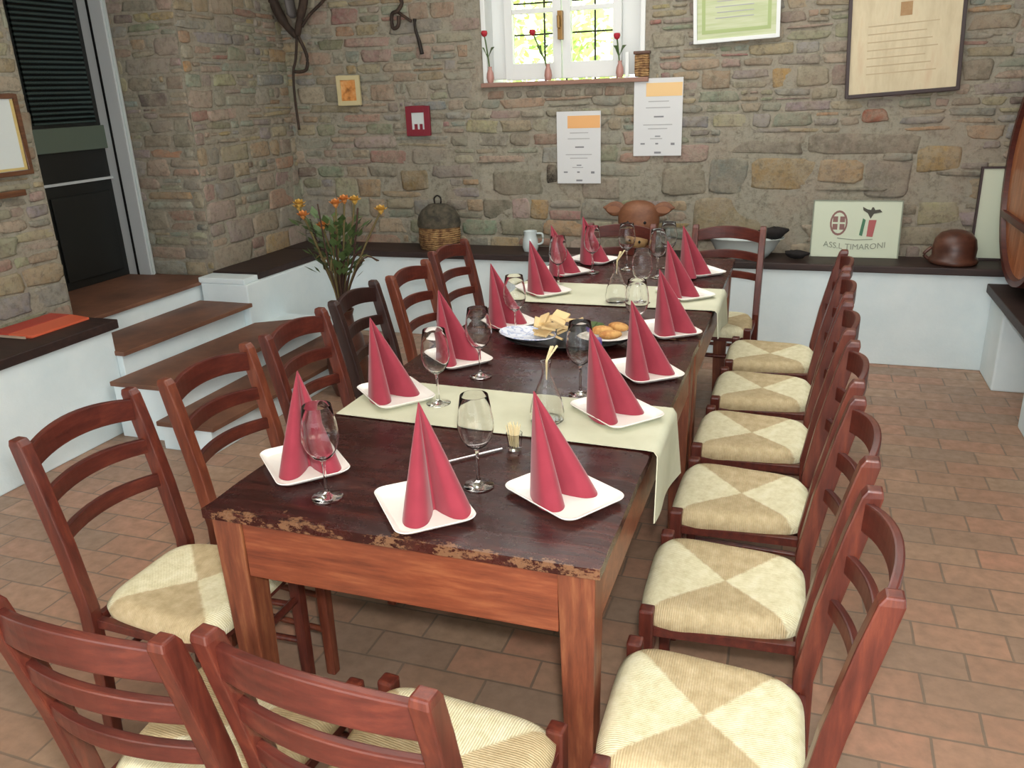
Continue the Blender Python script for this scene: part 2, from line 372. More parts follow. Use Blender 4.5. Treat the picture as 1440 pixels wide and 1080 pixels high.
PAL = [(146, 140, 124), (136, 134, 124), (154, 146, 126), (130, 130, 120), (150, 136, 118), (140, 138, 130), (160, 150, 132), (126, 124, 110), (154, 136, 118), (136, 142, 132), (146, 124, 108), (158, 142, 112)]
RARE = [(158, 112, 94), (164, 136, 92), (104, 96, 84), (142, 106, 94), (124, 136, 128), (158, 126, 104)]
def stone_wall(name, w, h, place, seed, openings=(), specials=(), depth=.3, label=None, bigbelow=.0, openings_back=True):
    """w x h wall in (s,z); place(s,z,d)->xyz with d outwards towards the room"""
    rg = random.Random(seed); rects = []
    z = 0.
    while z < h:
        big = z < bigbelow
        rh = rg.uniform(.085, .16) if big else rg.uniform(.055, .125)
        s = -rg.uniform(0, .1)
        while s < w:
            ww = rg.uniform(.12, .34) if big else rg.uniform(.08, .26)
            if rg.random() < .16: ww *= 1.6
            if rh > .07 and rg.random() < .38:
                k = rg.uniform(.35, .65); rects.append((s, s+ww, z, z+rh*k)); 
                if rg.random() < .5:
                    m_ = s+ww*rg.uniform(.35, .65); rects.append((s, m_, z+rh*k, z+rh)); rects.append((m_, s+ww, z+rh*k, z+rh))
                else: rects.append((s, s+ww, z+rh*k, z+rh))
            else: rects.append((s, s+ww, z, z+rh))
            s += ww
        z += rh
    def hit(a, b, e=0): return a[0] < b[1]-e and a[1] > b[0]+e and a[2] < b[3]-e and a[3] > b[2]+e
    blocks = [q[:4] for q in specials]
    out = []
    for q in rects:
        q = (max(q[0], 0), min(q[1], w), max(q[2], 0), min(q[3], h))
        if q[1]-q[0] < .03 or q[3]-q[2] < .02: continue
        if any(hit(q, b, .012) for b in openings): continue
        if any(hit(q, b, .02) for b in blocks): continue
        r = rg.random()
        c = rg.choice(RARE) if r < .12 else rg.choice(PAL)
        out.append((*q, tuple(v+rg.uniform(-9, 9) for v in c)))
    out += list(specials)
    mb = MB(); cols = []
    mort = (150, 146, 132)
    # mortar skin as a grid, leaving openings out
    st = .06; nu = int(math.ceil(w/st)); nv = int(math.ceil(h/st)); base = len(mb.v); idx = {}
    xs = sorted(set([min(i*st, w) for i in range(nu+1)]+[b for o in openings for b in o[:2] if 0 <= b <= w]))
    zs = sorted(set([min(i*st, h) for i in range(nv+1)]+[b for o in openings for b in o[2:4] if 0 <= b <= h]))
    for j, zz in enumerate(zs):
        for i, ss in enumerate(xs):
            idx[i, j] = len(mb.v); d = .006*noise.noise(Vector((ss*5, zz*5, seed)))
            mb.v.append(tuple(place(ss, zz, d))); cols.append(mort)
    for j in range(len(zs)-1):
        for i in range(len(xs)-1):
            cx, cz = (xs[i]+xs[i+1])/2, (zs[j]+zs[j+1])/2
            if any(o[0] < cx < o[1] and o[2] < cz < o[3] for o in openings): continue
            mb.f.append((idx[i, j], idx[i+1, j], idx[i+1, j+1], idx[i, j+1]))
    def P(v): return v
    for q in out:
        s0, s1, z0, z1, c = q
        g = rg.uniform(.004, .012); s0 += g; s1 -= g; z0 += g; z1 -= g
        cx, cz, hx, hz = (s0+s1)/2, (z0+z1)/2, (s1-s0)/2, (z1-z0)/2
        n = 16; hh = rg.uniform(.003, .012); ph = rg.uniform(0, 99); tl = (rg.uniform(-.05, .05), rg.uniform(-.05, .05)); ro = rg.uniform(-.04, .04)
        ringp = []
        for k in range(n):
            t = 2*math.pi*(k+.5)/n; ct, st_ = math.cos(t), math.sin(t)
            e = .3 if hx*hz > .003 else .42
            x = math.copysign(abs(ct)**e, ct)*hx; y = math.copysign(abs(st_)**e, st_)*hz
            jn = 1+.26*noise.noise(Vector((ct*1.3+ph, st_*1.3, seed)))
            x *= jn; y *= jn; x, y = x-y*ro, y+x*ro
            ringp.append((x, y))
        b0 = len(mb.v)
        for lvl, (sc, dd) in enumerate(((1.02, -.012), (1., hh*.55), (.86, hh))):
            for (x, y) in ringp:
                d = dd+(0 if lvl == 0 else (x*tl[0]+y*tl[1])+.003*noise.noise(Vector((cx*9+x*30, cz*9+y*30, 1))))
                mb.v.append(tuple(place(cx+x*sc, cz+y*sc, d))); cols.append(c)
        mb.v.append(tuple(place(cx, cz, hh*1.05))); cols.append(c); ctr = len(mb.v)-1
        for L in range(2):
            for k in range(n):
                k2 = (k+1) % n; mb.f.append((b0+L*n+k, b0+L*n+k2, b0+(L+1)*n+k2, b0+(L+1)*n+k))
        for k in range(n): mb.f.append((b0+2*n+k, b0+2*n+(k+1) % n, ctr))
    me = bpy.data.meshes.new(name); me.from_pydata(mb.v, [], mb.f); me.update()
    at = me.color_attributes.new('stone', 'FLOAT_COLOR', 'POINT')
    for i, c in enumerate(cols): at.data[i].color = srgb(*[max(0, min(255, v)) for v in c])
    me.materials.append(M['stone'])
    for p in me.polygons: p.use_smooth = True
    o = bpy.data.objects.new(name, me); C.objects.link(o); struct(o, label); return o

YB = 4.12; XL = -3.27
wx0, wx1, wz0, wz1 = -1.75, -.675, 1.685, 2.72
S = lambda x: x-(XL-.1)          # wall coordinate along x (starts a bit left of the corner)
oc = lambda *c: c
sp = [(S(.00), S(.39), .99, 1.19, (150, 128, 92)), (S(.39), S(.66), 1.03, 1.18, (160, 132, 96)), (S(-.25), S(-.02), .97, 1.19, (112, 116, 108)),
      (S(.93), S(1.17), 1.10, 1.25, (158, 134, 92)), (S(.60), S(.76), 1.375, 1.465, (146, 92, 74)), (S(-.34), S(.16), .68, .95, (140, 126, 98)),
      (S(-1.33), S(-1.25), 1.03, 1.16, (46, 38, 34)), (S(.40), S(.80), .98, 1.02, (124, 120, 108)), (S(-.55), S(-.27), .95, 1.15, (130, 124, 108)),  # near-black entry: a hole in the wall, its inner dark painted as a stone
      (S(-.20), S(.30), 1.21, 1.30, (126, 118, 106)), (S(.32), S(.92), 1.20, 1.33, (122, 114, 102)), (S(-.46), S(.02), .25, .62, (128, 120, 104)),
      (S(-2.42), S(-2.20), .98, 1.13, (128, 108, 74)), (S(-1.70), S(-1.35), .95, 1.12, (126, 122, 106)), (S(.66), S(.92), .94, 1.18, (128, 122, 112))]
for k in range(8):
    a = -1.74+k*.135; sp.append((S(a), S(a+.13), 1.575, 1.64, rnd.choice([(122, 112, 100), (108, 104, 96), (136, 108, 92), (118, 110, 100)])))
wb = stone_wall('wall_back', 5.6, 3.0, lambda s, z, d: (s+XL-.1, YB-d, z), 11, [(S(wx0), S(wx1), wz0, wz1)], sp, bigbelow=1.35, label='rubble stone back wall')
# solid backing of the back wall around the window opening
bk = MB()
bk.bx(XL-.1, wx0, YB+.015, YB+.45, 0, 3); bk.bx(wx1, 2.3, YB+.015, YB+.45, 0, 3); bk.bx(wx0, wx1, YB+.015, YB+.45, 0, wz0); bk.bx(wx0, wx1, YB+.015, YB+.45, wz1, 3)
o = bk.build('wall_back_core', 'ceil'); struct(o); o.parent = wb
YD0, YD1 = 1.985, 3.03
wl = stone_wall('wall_left', 1.15, 3.0, lambda s, z, d: (XL+d, YD1+s, z), 5, bigbelow=1., label='rubble stone left wall beyond the door')
wn = stone_wall('wall_left_near', 5.2, 3.0, lambda s, z, d: (-3.4+d, YD0-s, z), 23, bigbelow=.8, label='rubble stone left wall before the door')
wr = stone_wall('wall_left_reveal', .72, 3.0, lambda s, z, d: (XL-.72+s, YD1-d, z), 31, bigbelow=1., label='stone side of the doorway')
b = MB(); b.bx(-4.2, XL-.02, YD1+.02, YB+.4, 0, 3); o = b.build('wall_left_core', 'ceil'); struct(o)
b = MB(); b.bx(-4.2, -3.42, -4.9, YD0-.02, 0, 3); b.bx(-4.2, -4.12, YD0-.02, YD1+.02, 0, 3); o = b.build('wall_left_near_core', 'ceil'); struct(o)
b = MB(); b.bx(-3.97, -3.42, YD0-.02, YD1+.1, 2.75, 3); o = b.build('wall_left_lintel', 'ceil'); struct(o)
b = MB(); b.bx(2.2, 2.35, -5, 4.5, 0, 3); o = b.build('wall_right', 'plaster'); struct(o)

# low plastered bench walls with dark caps
b = MB().bx(-2.9, 2.2, 3.82, 4.1, 0, .56); o = b.build('wall_bench_back', 'plaster', bevel=.006); struct(o, 'low white plastered wall under the back ledge')
b = MB().bx(-3.27, 2.2, 3.80, 4.125, .56, .602); o = b.build('trim_1', 'cap', bevel=.006); struct(o, 'dark ledge board along the back wall')
b = MB(); b.prism([(-3.26, 2.86), (-2.905, 2.85), (-2.87, 3.815), (-3.26, 3.815)], 0, .555); o = b.build('wall_bench_left', 'plaster', bevel=.008); struct(o, 'low white plastered wall beside the steps')
b = MB(); b.prism([(-3.27, 3.0), (-2.925, 3.01), (-2.885, 3.80), (-3.27, 3.80)], .556, .6); o = b.build('trim_2', 'cap', bevel=.006); struct(o)
b = MB(); b.bx(-3.27, -2.925, 2.855, 3.0, .555, .59); o = b.build('trim_3', 'plaster', bevel=.006); struct(o)
b = MB(); b.bx(-3.38, -2.99, -4.9, 1.83, 0, .555); o = b.build('wall_bench_near', 'plaster', bevel=.008); struct(o, 'low white plastered wall on the left of the steps')
b = MB(); b.bx(-3.39, -2.965, -4.9, 1.86, .556, .604); o = b.build('trim_4', 'cap', bevel=.006); struct(o, 'dark ledge board on the left low wall')
# steps
b = MB(); b.bx(-4.12, -3.285, 1.99, 3.02, 0, .54); b.bx(-3.4, -3.285, 1.84, 1.99, 0, .54); st = b.build('stairs', 'plaster', bevel=.004); struct(st, 'white plastered steps with brown tile treads')
MB().bx(-4.12, -3.26, 1.86, 3.02, .54, .562).build('landing_tread', 'tread', st, bevel=.004)
MB().bx(-3.285, -2.955, 1.83, 2.85, 0, .415).build('step_riser', 'plaster', st, bevel=.004)
MB().prism([(-3.29, 1.82), (-2.93, 1.82), (-2.89, 2.86), (-3.29, 2.86)], .415, .44).build('step_tread', 'tread', st, bevel=.004)
MB().prism([(-2.96, 1.74), (-2.62, 1.74), (-2.62, 3.2), (-2.96, 3.2)], 0, .285).build('step_riser', 'plaster', st, bevel=.004)
MB().prism([(-2.96, 1.72), (-2.58, 1.72), (-2.50, 3.12), (-2.9, 2.87)], .285, .31).build('step_tread', 'tread', st, bevel=.004)
MB().prism([(-2.62, 1.66), (-2.32, 1.66), (-2.26, 3.2), (-2.62, 3.3)], 0, .13).build('step_riser', 'plaster', st, bevel=.004)
MB().prism([(-2.63, 1.64), (-2.29, 1.64), (-2.22, 3.22), (-2.63, 3.32)], .13, .155).build('step_tread', 'tread', st, bevel=.004)
# right bench (piers, cap)
b = MB(); b.bx(1.37, 2.19, 3.47, 3.815, 0, .47); b.bx(1.40, 2.19, 1.0, 2.96, 0, .47); b.bx(1.62, 2.19, 2.96, 3.47, 0, .47)
o = b.build('wall_bench_right', 'plaster', bevel=.012); struct(o, 'white plastered piers under the right ledge')
b = MB(); b.bx(1.335, 2.19, 1.0, 3.79, .475, .525); o = b.build('trim_5', 'cap', bevel=.006); struct(o, 'brown ledge board carrying the cask')

# door in the left wall
d = bpy.data.objects.new('door_1', None); C.objects.link(d); d.location = (-3.95, 2.0, .562); struct(d, 'dark glazed door in the stone doorway')
MB().bx(-.03, .02, 0, .99, 0, 2.15).build('door_leaf', 'door', d, bevel=.004)
MB().bx(.02, .035, .47, .93, .98, 2.1).build('door_pane', 'ribbed', d, label='ribbed reflective upper door pane')
MB().bx(.02, .045, .42, .98, .82, .96).build('door_rail', 'doorgreen', d, bevel=.004, label='grey green middle rail')
MB().bx(.02, .04, .40, .98, .63, .645).build('door_bead', 'jamb', d)
b = MB(); b.bx(.02, .036, .05, .38, .05, 2.05); b.bx(.02, .036, .47, .93, .05, .56); b.build('door_panel', 'door', d, bevel=.003)
b = MB(); b.bx(.0, .20, .975, 1.02, 0, 2.2); b.bx(.0, .1, -.01, .02, 0, 2.2); b.bx(0, .1, -.01, 1.02, 2.15, 2.2); b.build('door_frame', 'jamb', d, bevel=.003, label='pale grey door frame')
MB().bx(.20, .212, .985, .998, 0, 2.2).build('door_seal', 'enamel', d)
MB().bx(.09, .105, .970, .975, 0, 2.2).build('door_gasket', 'black', d)

# window
w = bpy.data.objects.new('window_1', None); C.objects.link(w); w.location = (0, YB, 0); struct(w, 'white casement window with iron grille')
b = MB(); t = .028
b.bx(wx0, wx0+.03, -.01, .3, wz0, wz1); b.bx(wx1-.03, wx1, -.01, .3, wz0, wz1); b.bx(wx0, wx1, -.01, .3, wz1-.03, wz1)
b.bx(wx0+.03, wx0+.15, .12, .16, wz0+.02, wz1-.03); b.bx(wx1-.19, wx1-.03, .12, .16, wz0+.02, wz1-.03)
b.build('window_frame', 'paint', w, bevel=.004)
MB().bx(wx0-.01, wx1+.03, -.038, .3, wz0-.028, wz0).build('window_sill', mat('sill_stone', srgb(146, 112, 98), .8), w, bevel=.005)
def sash(x0, x1):
    f = MB(); z0, z1 = wz0+.012, wz1-.04; y0, y1 = .075, .12
    f.bx(x0, x0+.055, y0, y1, z0, z1); f.bx(x1-.055, x1, y0, y1, z0, z1); f.bx(x0+.055, x1-.055, y0, y1, z0, z0+.10); f.bx(x0+.055, x1-.055, y0, y1, z1-.06, z1)
    f.bx(x0+.055, x1-.055, y0+.008, y1-.008, z0+.40, z0+.43)
    f.bx(x0+.055, x1-.055, y0+.008, y1-.008, z0+.72, z0+.75)
    s_ = f.build('sash', 'paint', w, bevel=.003)
    MB().bx(x0+.055, x1-.055, .095, .1, z0+.1, z1-.06).build('pane', 'pane', s_)
sash(-1.62, -1.235); sash(-1.225, -.84)
b = MB()
for x in (-1.42, -1.27, -1.07, -.92): b.tube([(x, .33, wz0), (x, .33, wz1)], .007, 6)
for z in (1.79, 1.985, 2.18, 2.38): b.tube([(wx0, .335, z), (wx1, .335, z)], .006, 6)
b.build('window_grille', 'iron', w, label='dark iron grille outside the glass')
b = MB(); b.bx(-1.245, -1.215, .03, .075, 1.93, 2.10); b.tube([(-1.23, .03, 2.0), (-1.23, -.0, 2.0), (-1.23, -.005, 2.07)], .009, 8)
b.build('window_handle', 'brass', w, bevel=.003, label='brass window handle')

# garden outside
b = MB().bx(-9, 8, 4.75, 16, -.4, -.2); o = b.build('garden_ground', 'grass'); struct(o)
def bush(name, c, r, n, seed, lab):
    rg = random.Random(seed); mb = MB()
    for i in range(n):
        dv = Vector((rg.gauss(0, 1), rg.gauss(0, 1), rg.gauss(0, 1))).normalized()*r*rg.uniform(.55, 1)
        p = Vector(c)+Vector((dv.x, dv.y*.6, dv.z*1.1)); a = Vector((rg.gauss(0, 1), rg.gauss(0, 1), rg.gauss(0, 1))).normalized()
        bb = a.orthogonal().normalized(); L = rg.uniform(.06, .14)
        mb.add([p-a*L, p+bb*L*.45, p+a*L, p-bb*L*.45], [(0, 1, 2, 3)])
    return tag(mb.build(name, 'hedge'), lab, 'shrub')
g = None
for i, (x, y, z, r, lab) in enumerate([(-2.9, 8.2, 1.7, 1.5, 'pale green sunlit bush seen through the left window pane'), (.6, 8.6, 1.9, 1.5, 'pale green sunlit bush seen through the right window pane')]):
    t_ = thing('garden_bush', (x, y, -.2), 0, lab, 'shrub', None)
    o = bush('foliage', (0, 0, z), r, 2600, i+3, None); o.parent = t_; del o['category']
    MB().tube([(0, 0, 0), (.05, 0, z*.5), (0, .05, z)], [.09, .06, .03]).build('trunk', 'vine', t_)

# ------------------------------------------------------------ chairs
def make_chair(wood_m='chair', loc=(0, 0, 0), rz=0, label='', dup=None):
    if dup:
        c = copy_tree(dup); c.location = loc; c.rotation_euler = (0, 0, rz); c['label'] = label; return c
    rail_m = 'chair_rail' if wood_m != 'chair_dark' else wood_m
    t = thing('dining_chair', loc, rz, label, 'chair', 'rush seated ladder back chairs around the table')
    # seat
    def fn(u, v):
        a, b_ = 2*u-1, 2*v-1
        # rounded square outline
        k = max(abs(a), abs(b_))
        if k > 1e-6:
            L = math.hypot(a, b_); n_ = (abs(a)**5+abs(b_)**5)**(1/5); a, b_ = a*k/n_, b_*k/n_
        hw = .186+.022*b_
        e = max(0, (k-.80)/.20)
        z = .452-.010*(1-min(1, k/.75))**1-.024*e**2.4
        z += .004*(1-abs(abs(a)-abs(b_)))*(k)*(1-e)
        return (a*hw*(1+.006*e), b_*.196, z)
    s = MB(); s.grid(fn, 25, 25)
    n = 25
    rim = [i for i in range(n)]+[j*n+n-1 for j in range(1, n)]+[(n-1)*n+i for i in range(n-2, -1, -1)]+[j*n for j in range(n-2, 0, -1)]
    o0 = len(s.v)
    for i in rim: x, y, z = s.v[i]; s.v.append((x*.985, y*.985, .408))
    k = len(rim)
    for i in range(k): s.f.append((rim[i], rim[(i+1) % k], o0+(i+1) % k, o0+i))
    s.f.append(tuple(o0+i for i in range(k)))
    s.build('seat', 'rush', t, smooth=True, autos=60, label='woven rush seat with four triangular fields')
    # legs
    for sx in (-1, 1):
        x = sx*.186; m_ = MB()
        m_.hexa([(x-.015, .155, 0), (x+.015, .155, 0), (x+.015, .185, 0), (x-.015, .185, 0), (x-.018, .153, .457), (x+.018, .153, .457), (x+.018, .189, .457), (x-.018, .189, .457)])
        m_.build('leg', wood_m, t, bevel=.006)
        # rear post: leg that leans back above the seat
        xb = sx*.180; m_ = MB()
        prof = [(0, -.215, .030), (.22, -.200, .036), (.44, -.192, .042), (.62, -.222, .044), (.80, -.262, .044), (.887, -.283, .040), (.902, -.287, .028)]
        P = []
        for z, y, dd in prof:
            hw = .0165 if z < .89 else .0145
            P.append([(xb-hw, y-dd/2, z), (xb+hw, y-dd/2, z), (xb+hw, y+dd/2, z), (xb-hw, y+dd/2, z)])
        vs = [q for r in P for q in r]; fs = [(3, 2, 1, 0), tuple(len(vs)-4+i for i in range(4))]
        for i in range(len(P)-1):
            for j in range(4): fs.append((i*4+j, i*4+(j+1) % 4, i*4+4+(j+1) % 4, i*4+4+j))
        m_.add(vs, fs); m_.build('back_post', wood_m, t, bevel=.004)
    # curved back rails
    def yb(z): return -.192-(z-.44)*.207
    for z0, hh, arch in ((.843, .062, .022), (.735, .043, .014), (.632, .038, .010)):
        m_ = MB(); N = 15
        vs = []
        for i in range(N):
            u = 2*i/(N-1)-1; x = u*.170; bow = .034*(1-u*u); y = yb(z0)-bow
            zt = z0+hh/2+arch*(1-u*u); zb = z0-hh/2+arch*.8*(1-u*u)
            vs += [(x, y-.009, zb), (x, y+.009, zb), (x, y+.007, zt), (x, y-.010, zt)]
        fs = [(0, 1, 2, 3), tuple((N-1)*4+k for k in (3, 2, 1, 0))]
        for i in range(N-1):
            for j in range(4): fs.append((i*4+j, i*4+(j+1) % 4, i*4+4+(j+1) % 4, i*4+4+j))
        m_.add(vs, fs); m_.build('back_rail', rail_m, t, bevel=.004)
    # seat rails under the rush and stretchers
    m_ = MB(); m_.bx(-.17, .17, .160, .182, .385, .412); m_.bx(-.155, .155, -.2, -.18, .385, .41)
    for sx in (-1, 1): m_.hexa([(sx*.172-.01, -.19, .384), (sx*.172+.01, -.19, .384), (sx*.186+.01, .16, .384), (sx*.186-.01, .16, .384), (sx*.172-.01, -.19, .41), (sx*.172+.01, -.19, .41), (sx*.186+.01, .16, .41), (sx*.186-.01, .16, .41)])
    m_.build('seat_frame', rail_m, t, bevel=.002)
    for sx in (-1, 1):
        for z in (.27, .15):
            MB().tube([(sx*.174, -.19, z), (sx*.186, .165, z)], .0095, 8).build('stretcher', wood_m, t, smooth=True, autos=50)
    MB().tube([(-.18, .17, .30), (.18, .17, .30)], .011, 8).build('stretcher', wood_m, t, smooth=True, autos=50)
    MB().tube([(-.17, -.2, .25), (.17, -.2, .25)], .010, 8).build('stretcher', wood_m, t, smooth=True, autos=50)
    return t
Q = R_(90)
base = make_chair('chair', (.215, .045, 0), Q+R_(1), 'rush seated chair nearest the camera on the right side of the table')
names = ['second', 'third', 'fourth', 'fifth']
rows = [(.545, .212), (1.045, .215), (1.535, .215), (2.02, .225)]
for i, (y, x) in enumerate(rows):
    make_chair(loc=(x, y, 0), rz=Q+R_(rnd.uniform(-1.5, 1.5)), dup=base,
        label='rush seated chair %s from the camera in the row right of the table' % names[i])
make_chair(loc=(.235, 2.50, 0), rz=Q, dup=base, label='rush seated chair farthest from the camera on the right side of the table')
make_chair(loc=(-1.125, .165, 0), rz=-Q, dup=base, label='reddish wooden chair nearest the camera on the left side of the table')
lt = make_chair('chair_light', (-1.075, .605, 0), -Q-R_(2), 'orange brown wooden chair second from the camera on the left of the table')
make_chair(loc=(-1.065, 1.075, 0), rz=-Q+R_(1), dup=base, label='wooden chair third on the left, directly in front of the flower vase')
dk = make_chair('chair_dark', (-1.085, 1.55, 0), -Q+R_(3), 'darkest wooden chair, fourth on the left side, with nearly black back')
make_chair(loc=(-1.06, 1.985, 0), rz=-Q, dup=lt, label='orange brown chair fifth on the left, between the dark chair and the last one')
make_chair(loc=(-1.10, 2.52, 0), rz=-Q+R_(-4), dup=base, label='wooden chair farthest from the camera on the left, before the ledge with the basket')
make_chair(loc=(-.70, -.254, 0), rz=R_(-1), dup=base, label='left of the two foreground chairs seen from behind, cut by the picture corner')
make_chair(loc=(-.264, -.238, 0), rz=R_(-4.7), dup=base, label='right of the two foreground chairs seen from behind at the table end').scale = (1.05, 1, 1)
make_chair(loc=(-.64, 3.02, 0), rz=R_(180), dup=base, label='chair at the far table end on the left, in front of the carved animal head')
make_chair(loc=(-.065, 3.02, 0), rz=R_(180-4), dup=base, label='chair at the far table end on the right, in front of the enamel basin')

# ------------------------------------------------------------ tables
def table(name, x0, x1, y0, y1, zt, label, front_over=.0):
    t = thing(name, (x0, y0, 0), 0, label, 'table')
    W, D = x1-x0, y1-y0; mb = MB()
    th = .028
    def edge(p, k): return .003*noise.noise(Vector((p*9, k, 3)))+.0015*noise.noise(Vector((p*40, k, 9)))
    def sl(top):
        def f(u, v):
            x, y = u*W, v*D
            if u in (0, 1): x += edge(y, u)
            if v in (0, 1): y += edge(x, v+5)
            z = zt if top else zt-th
            if top and (u in (0, 1) or v in (0, 1)): z -= .004
            if top: z += .0012*noise.noise(Vector((x*3, y*9, 2)))
            return (x, y, z)
        return f
    n = 41
    mb.grid(sl(True), n, n); k0 = len(mb.v); mb.grid(sl(False), n, n)
    rim = [i for i in range(n)]+[j*n+n-1 for j in range(1, n)]+[(n-1)*n+i for i in range(n-2, -1, -1)]+[j*n for j in range(n-2, 0, -1)]
    for i in range(len(rim)): a, b_ = rim[i], rim[(i+1) % len(rim)]; mb.f.append((a, b_, b_+k0, a+k0))
    mb.build('tabletop', 'top', t, smooth=True, autos=40)
    i = .012; L = .078
    for (a, b_) in ((i, i), (W-i-L, i), (i, D-i-L), (W-i-L, D-i-L)):
        m_ = MB(); q = .012
        m_.hexa([(a+q, b_+q, 0), (a+L-q, b_+q, 0), (a+L-q, b_+L-q, 0), (a+q, b_+L-q, 0), (a, b_, zt-th), (a+L, b_, zt-th), (a+L, b_+L, zt-th), (a, b_+L, zt-th)])
        m_.build('leg', 'leg', t, bevel=.004)
    ah = .15
    for c in ((i+L, W-i-L, i+.006, i+.034, 0), (i+L, W-i-L, D-i-.034, D-i-.006, 0), (i+.006, i+.034, i+L, D-i-L, 0), (W-i-.034, W-i-.006, i+L, D-i-L, 0)):
        m_ = MB(); m_.bx(c[0], c[1], c[2], c[3], zt-th-ah, zt-th); m_.build('apron', 'apron', t, bevel=.003)
    return t
table('dining_table', -.915, .012, .0, 1.53, .78, 'dark worn wooden table nearest the camera carrying the first sage runner')
table('dining_table', -.905, .016, 1.535, 3.02, .78, 'dark wooden table at the back carrying the second sage runner')

# ------------------------------------------------------------ runners
def runner(y0, y1, xl, xr, hang, label, skew=0, xhang=None, peak=0):
    mb = MB(); NU, NV = 60, 14; z0 = .7835; t = .0025
    tot_top = xr-xl; tot = tot_top+hang
    def f(u, v, off):
        s = u*tot; y = y0+(y1-y0)*v+skew*(s/tot_top)
        if s <= tot_top: x, z, nx_, nz_ = xl+s, z0, 0, 1
        else:
            d = (s-tot_top)*(.62+.38*v); r = .012; x = xr
            a = min(d/r, math.pi/2); x = xr+r*math.sin(a); z = z0-r*(1-math.cos(a))-max(0, d-r*math.pi/2)
            nx_, nz_ = math.sin(a), math.cos(a)
            k = (s-tot_top)/hang; x += .007*k*math.sin(v*6+1)+.006*k; y += peak*k*(v-.55)
        z += .0008*noise.noise(Vector((x*6, y*6, 0)))
        return (x+nx_*off, y, z+nz_*off)
    mb.grid(lambda u, v: f(u, v, t), NU, NV); k0 = len(mb.v); mb.grid(lambda u, v: f(u, v, 0), NU, NV)
    rim = [i for i in range(NU)]+[j*NU+NU-1 for j in range(1, NV)]+[(NV-1)*NU+i for i in range(NU-2, -1, -1)]+[j*NU for j in range(NV-2, 0, -1)]
    for i in range(len(rim)): a, b_ = rim[i], rim[(i+1) % len(rim)]; mb.f.append((a, b_, b_+k0, a+k0))
    return tag(mb.build('table_runner', 'linen', smooth=True, autos=60), label, 'table runner')
runner(.575, .875, -.90, .018, .24, 'sage green cloth runner across the near table with its end hanging down', skew=-.03, peak=.18)
runner(1.93, 2.30, -.89, .022, .17, 'sage green cloth runner across the far table behind the food platter', skew=0, peak=.1)

# ------------------------------------------------------------ plates, napkins
def make_plate(label, loc, rz):
    mb = MB(); hx, hy, r = .118, .090, .03
    def ring(k, z):
        out = []
        for cx, cy_, a0 in ((1, 1, 0), (-1, 1, 90), (-1, -1, 180), (1, -1, 270)):
            for i in range(7):
                a = R_(a0+i*15); rr = r
                out.append(((cx*(hx-rr)+rr*math.cos(a))*k, (cy_*(hy-rr)+rr*math.sin(a))*k, z))
        return out
    lv = [ring(.80, .0), ring(.84, .002), ring(.985, .013), ring(1., .016), ring(.985, .017), ring(.85, .0075), ring(.8, .006), ring(.3, .006)]
    n = len(lv[0]); vs = [p for r_ in lv for p in r_]; fs = [tuple(range(n))[::-1], tuple((len(lv)-1)*n+i for i in range(n))]
    for i in range(len(lv)-1):
        for j in range(n): fs.append((i*n+j, i*n+(j+1) % n, (i+1)*n+(j+1) % n, (i+1)*n+j))
    mb.add(vs, fs); o = mb.build('plate', 'china', None, loc, rz, smooth=True, autos=50)
    return tag(o, label, 'plate', 'white rectangular plates on the tables')
def make_napkin(label, loc, rz):
    pts = [(0, .058), (-.030, .052), (-.060, .018), (-.078, -.03), (-.079, -.066), (-.058, -.088), (-.032, -.078), (-.013, -.045), (0, -.016)]
    full = pts+[(-x, y) for x, y in pts[-2:0:-1]]
    cv = catmull([(x*.95, y*.93+.008, 0) for x, y in full], 6, True); n = len(cv); H = .223; nv = 15
    mb = MB(); ap = Vector((0, .076, H))
    vs = []
    for j in range(nv):
        t_ = j/(nv-1); k = 1-t_
        kk = k+.10*k*(1-k)
        for i, p in enumerate(cv):
            w_ = .0012*math.sin(i*.5)*k*(1-k)*2
            vs.append((p.x*(kk*.985+.015)+w_, ap.y+(p.y-ap.y)*(kk*.985+.015), H*t_+(.004*abs(p.x)/.08*0)))
    fs = []
    for j in range(nv-1):
        for i in range(n): fs.append((j*n+i, j*n+(i+1) % n, (j+1)*n+(i+1) % n, (j+1)*n+i))
    fs.append(tuple((nv-1)*n+i for i in range(n)))
    mb.add(vs, fs)
    # inner folded layer showing in the crease
    o = mb.build('napkin', 'napkin', None, loc, rz, smooth=True, autos=70)
    return tag(o, label, 'napkin', 'folded pink red paper napkins standing on the plates')
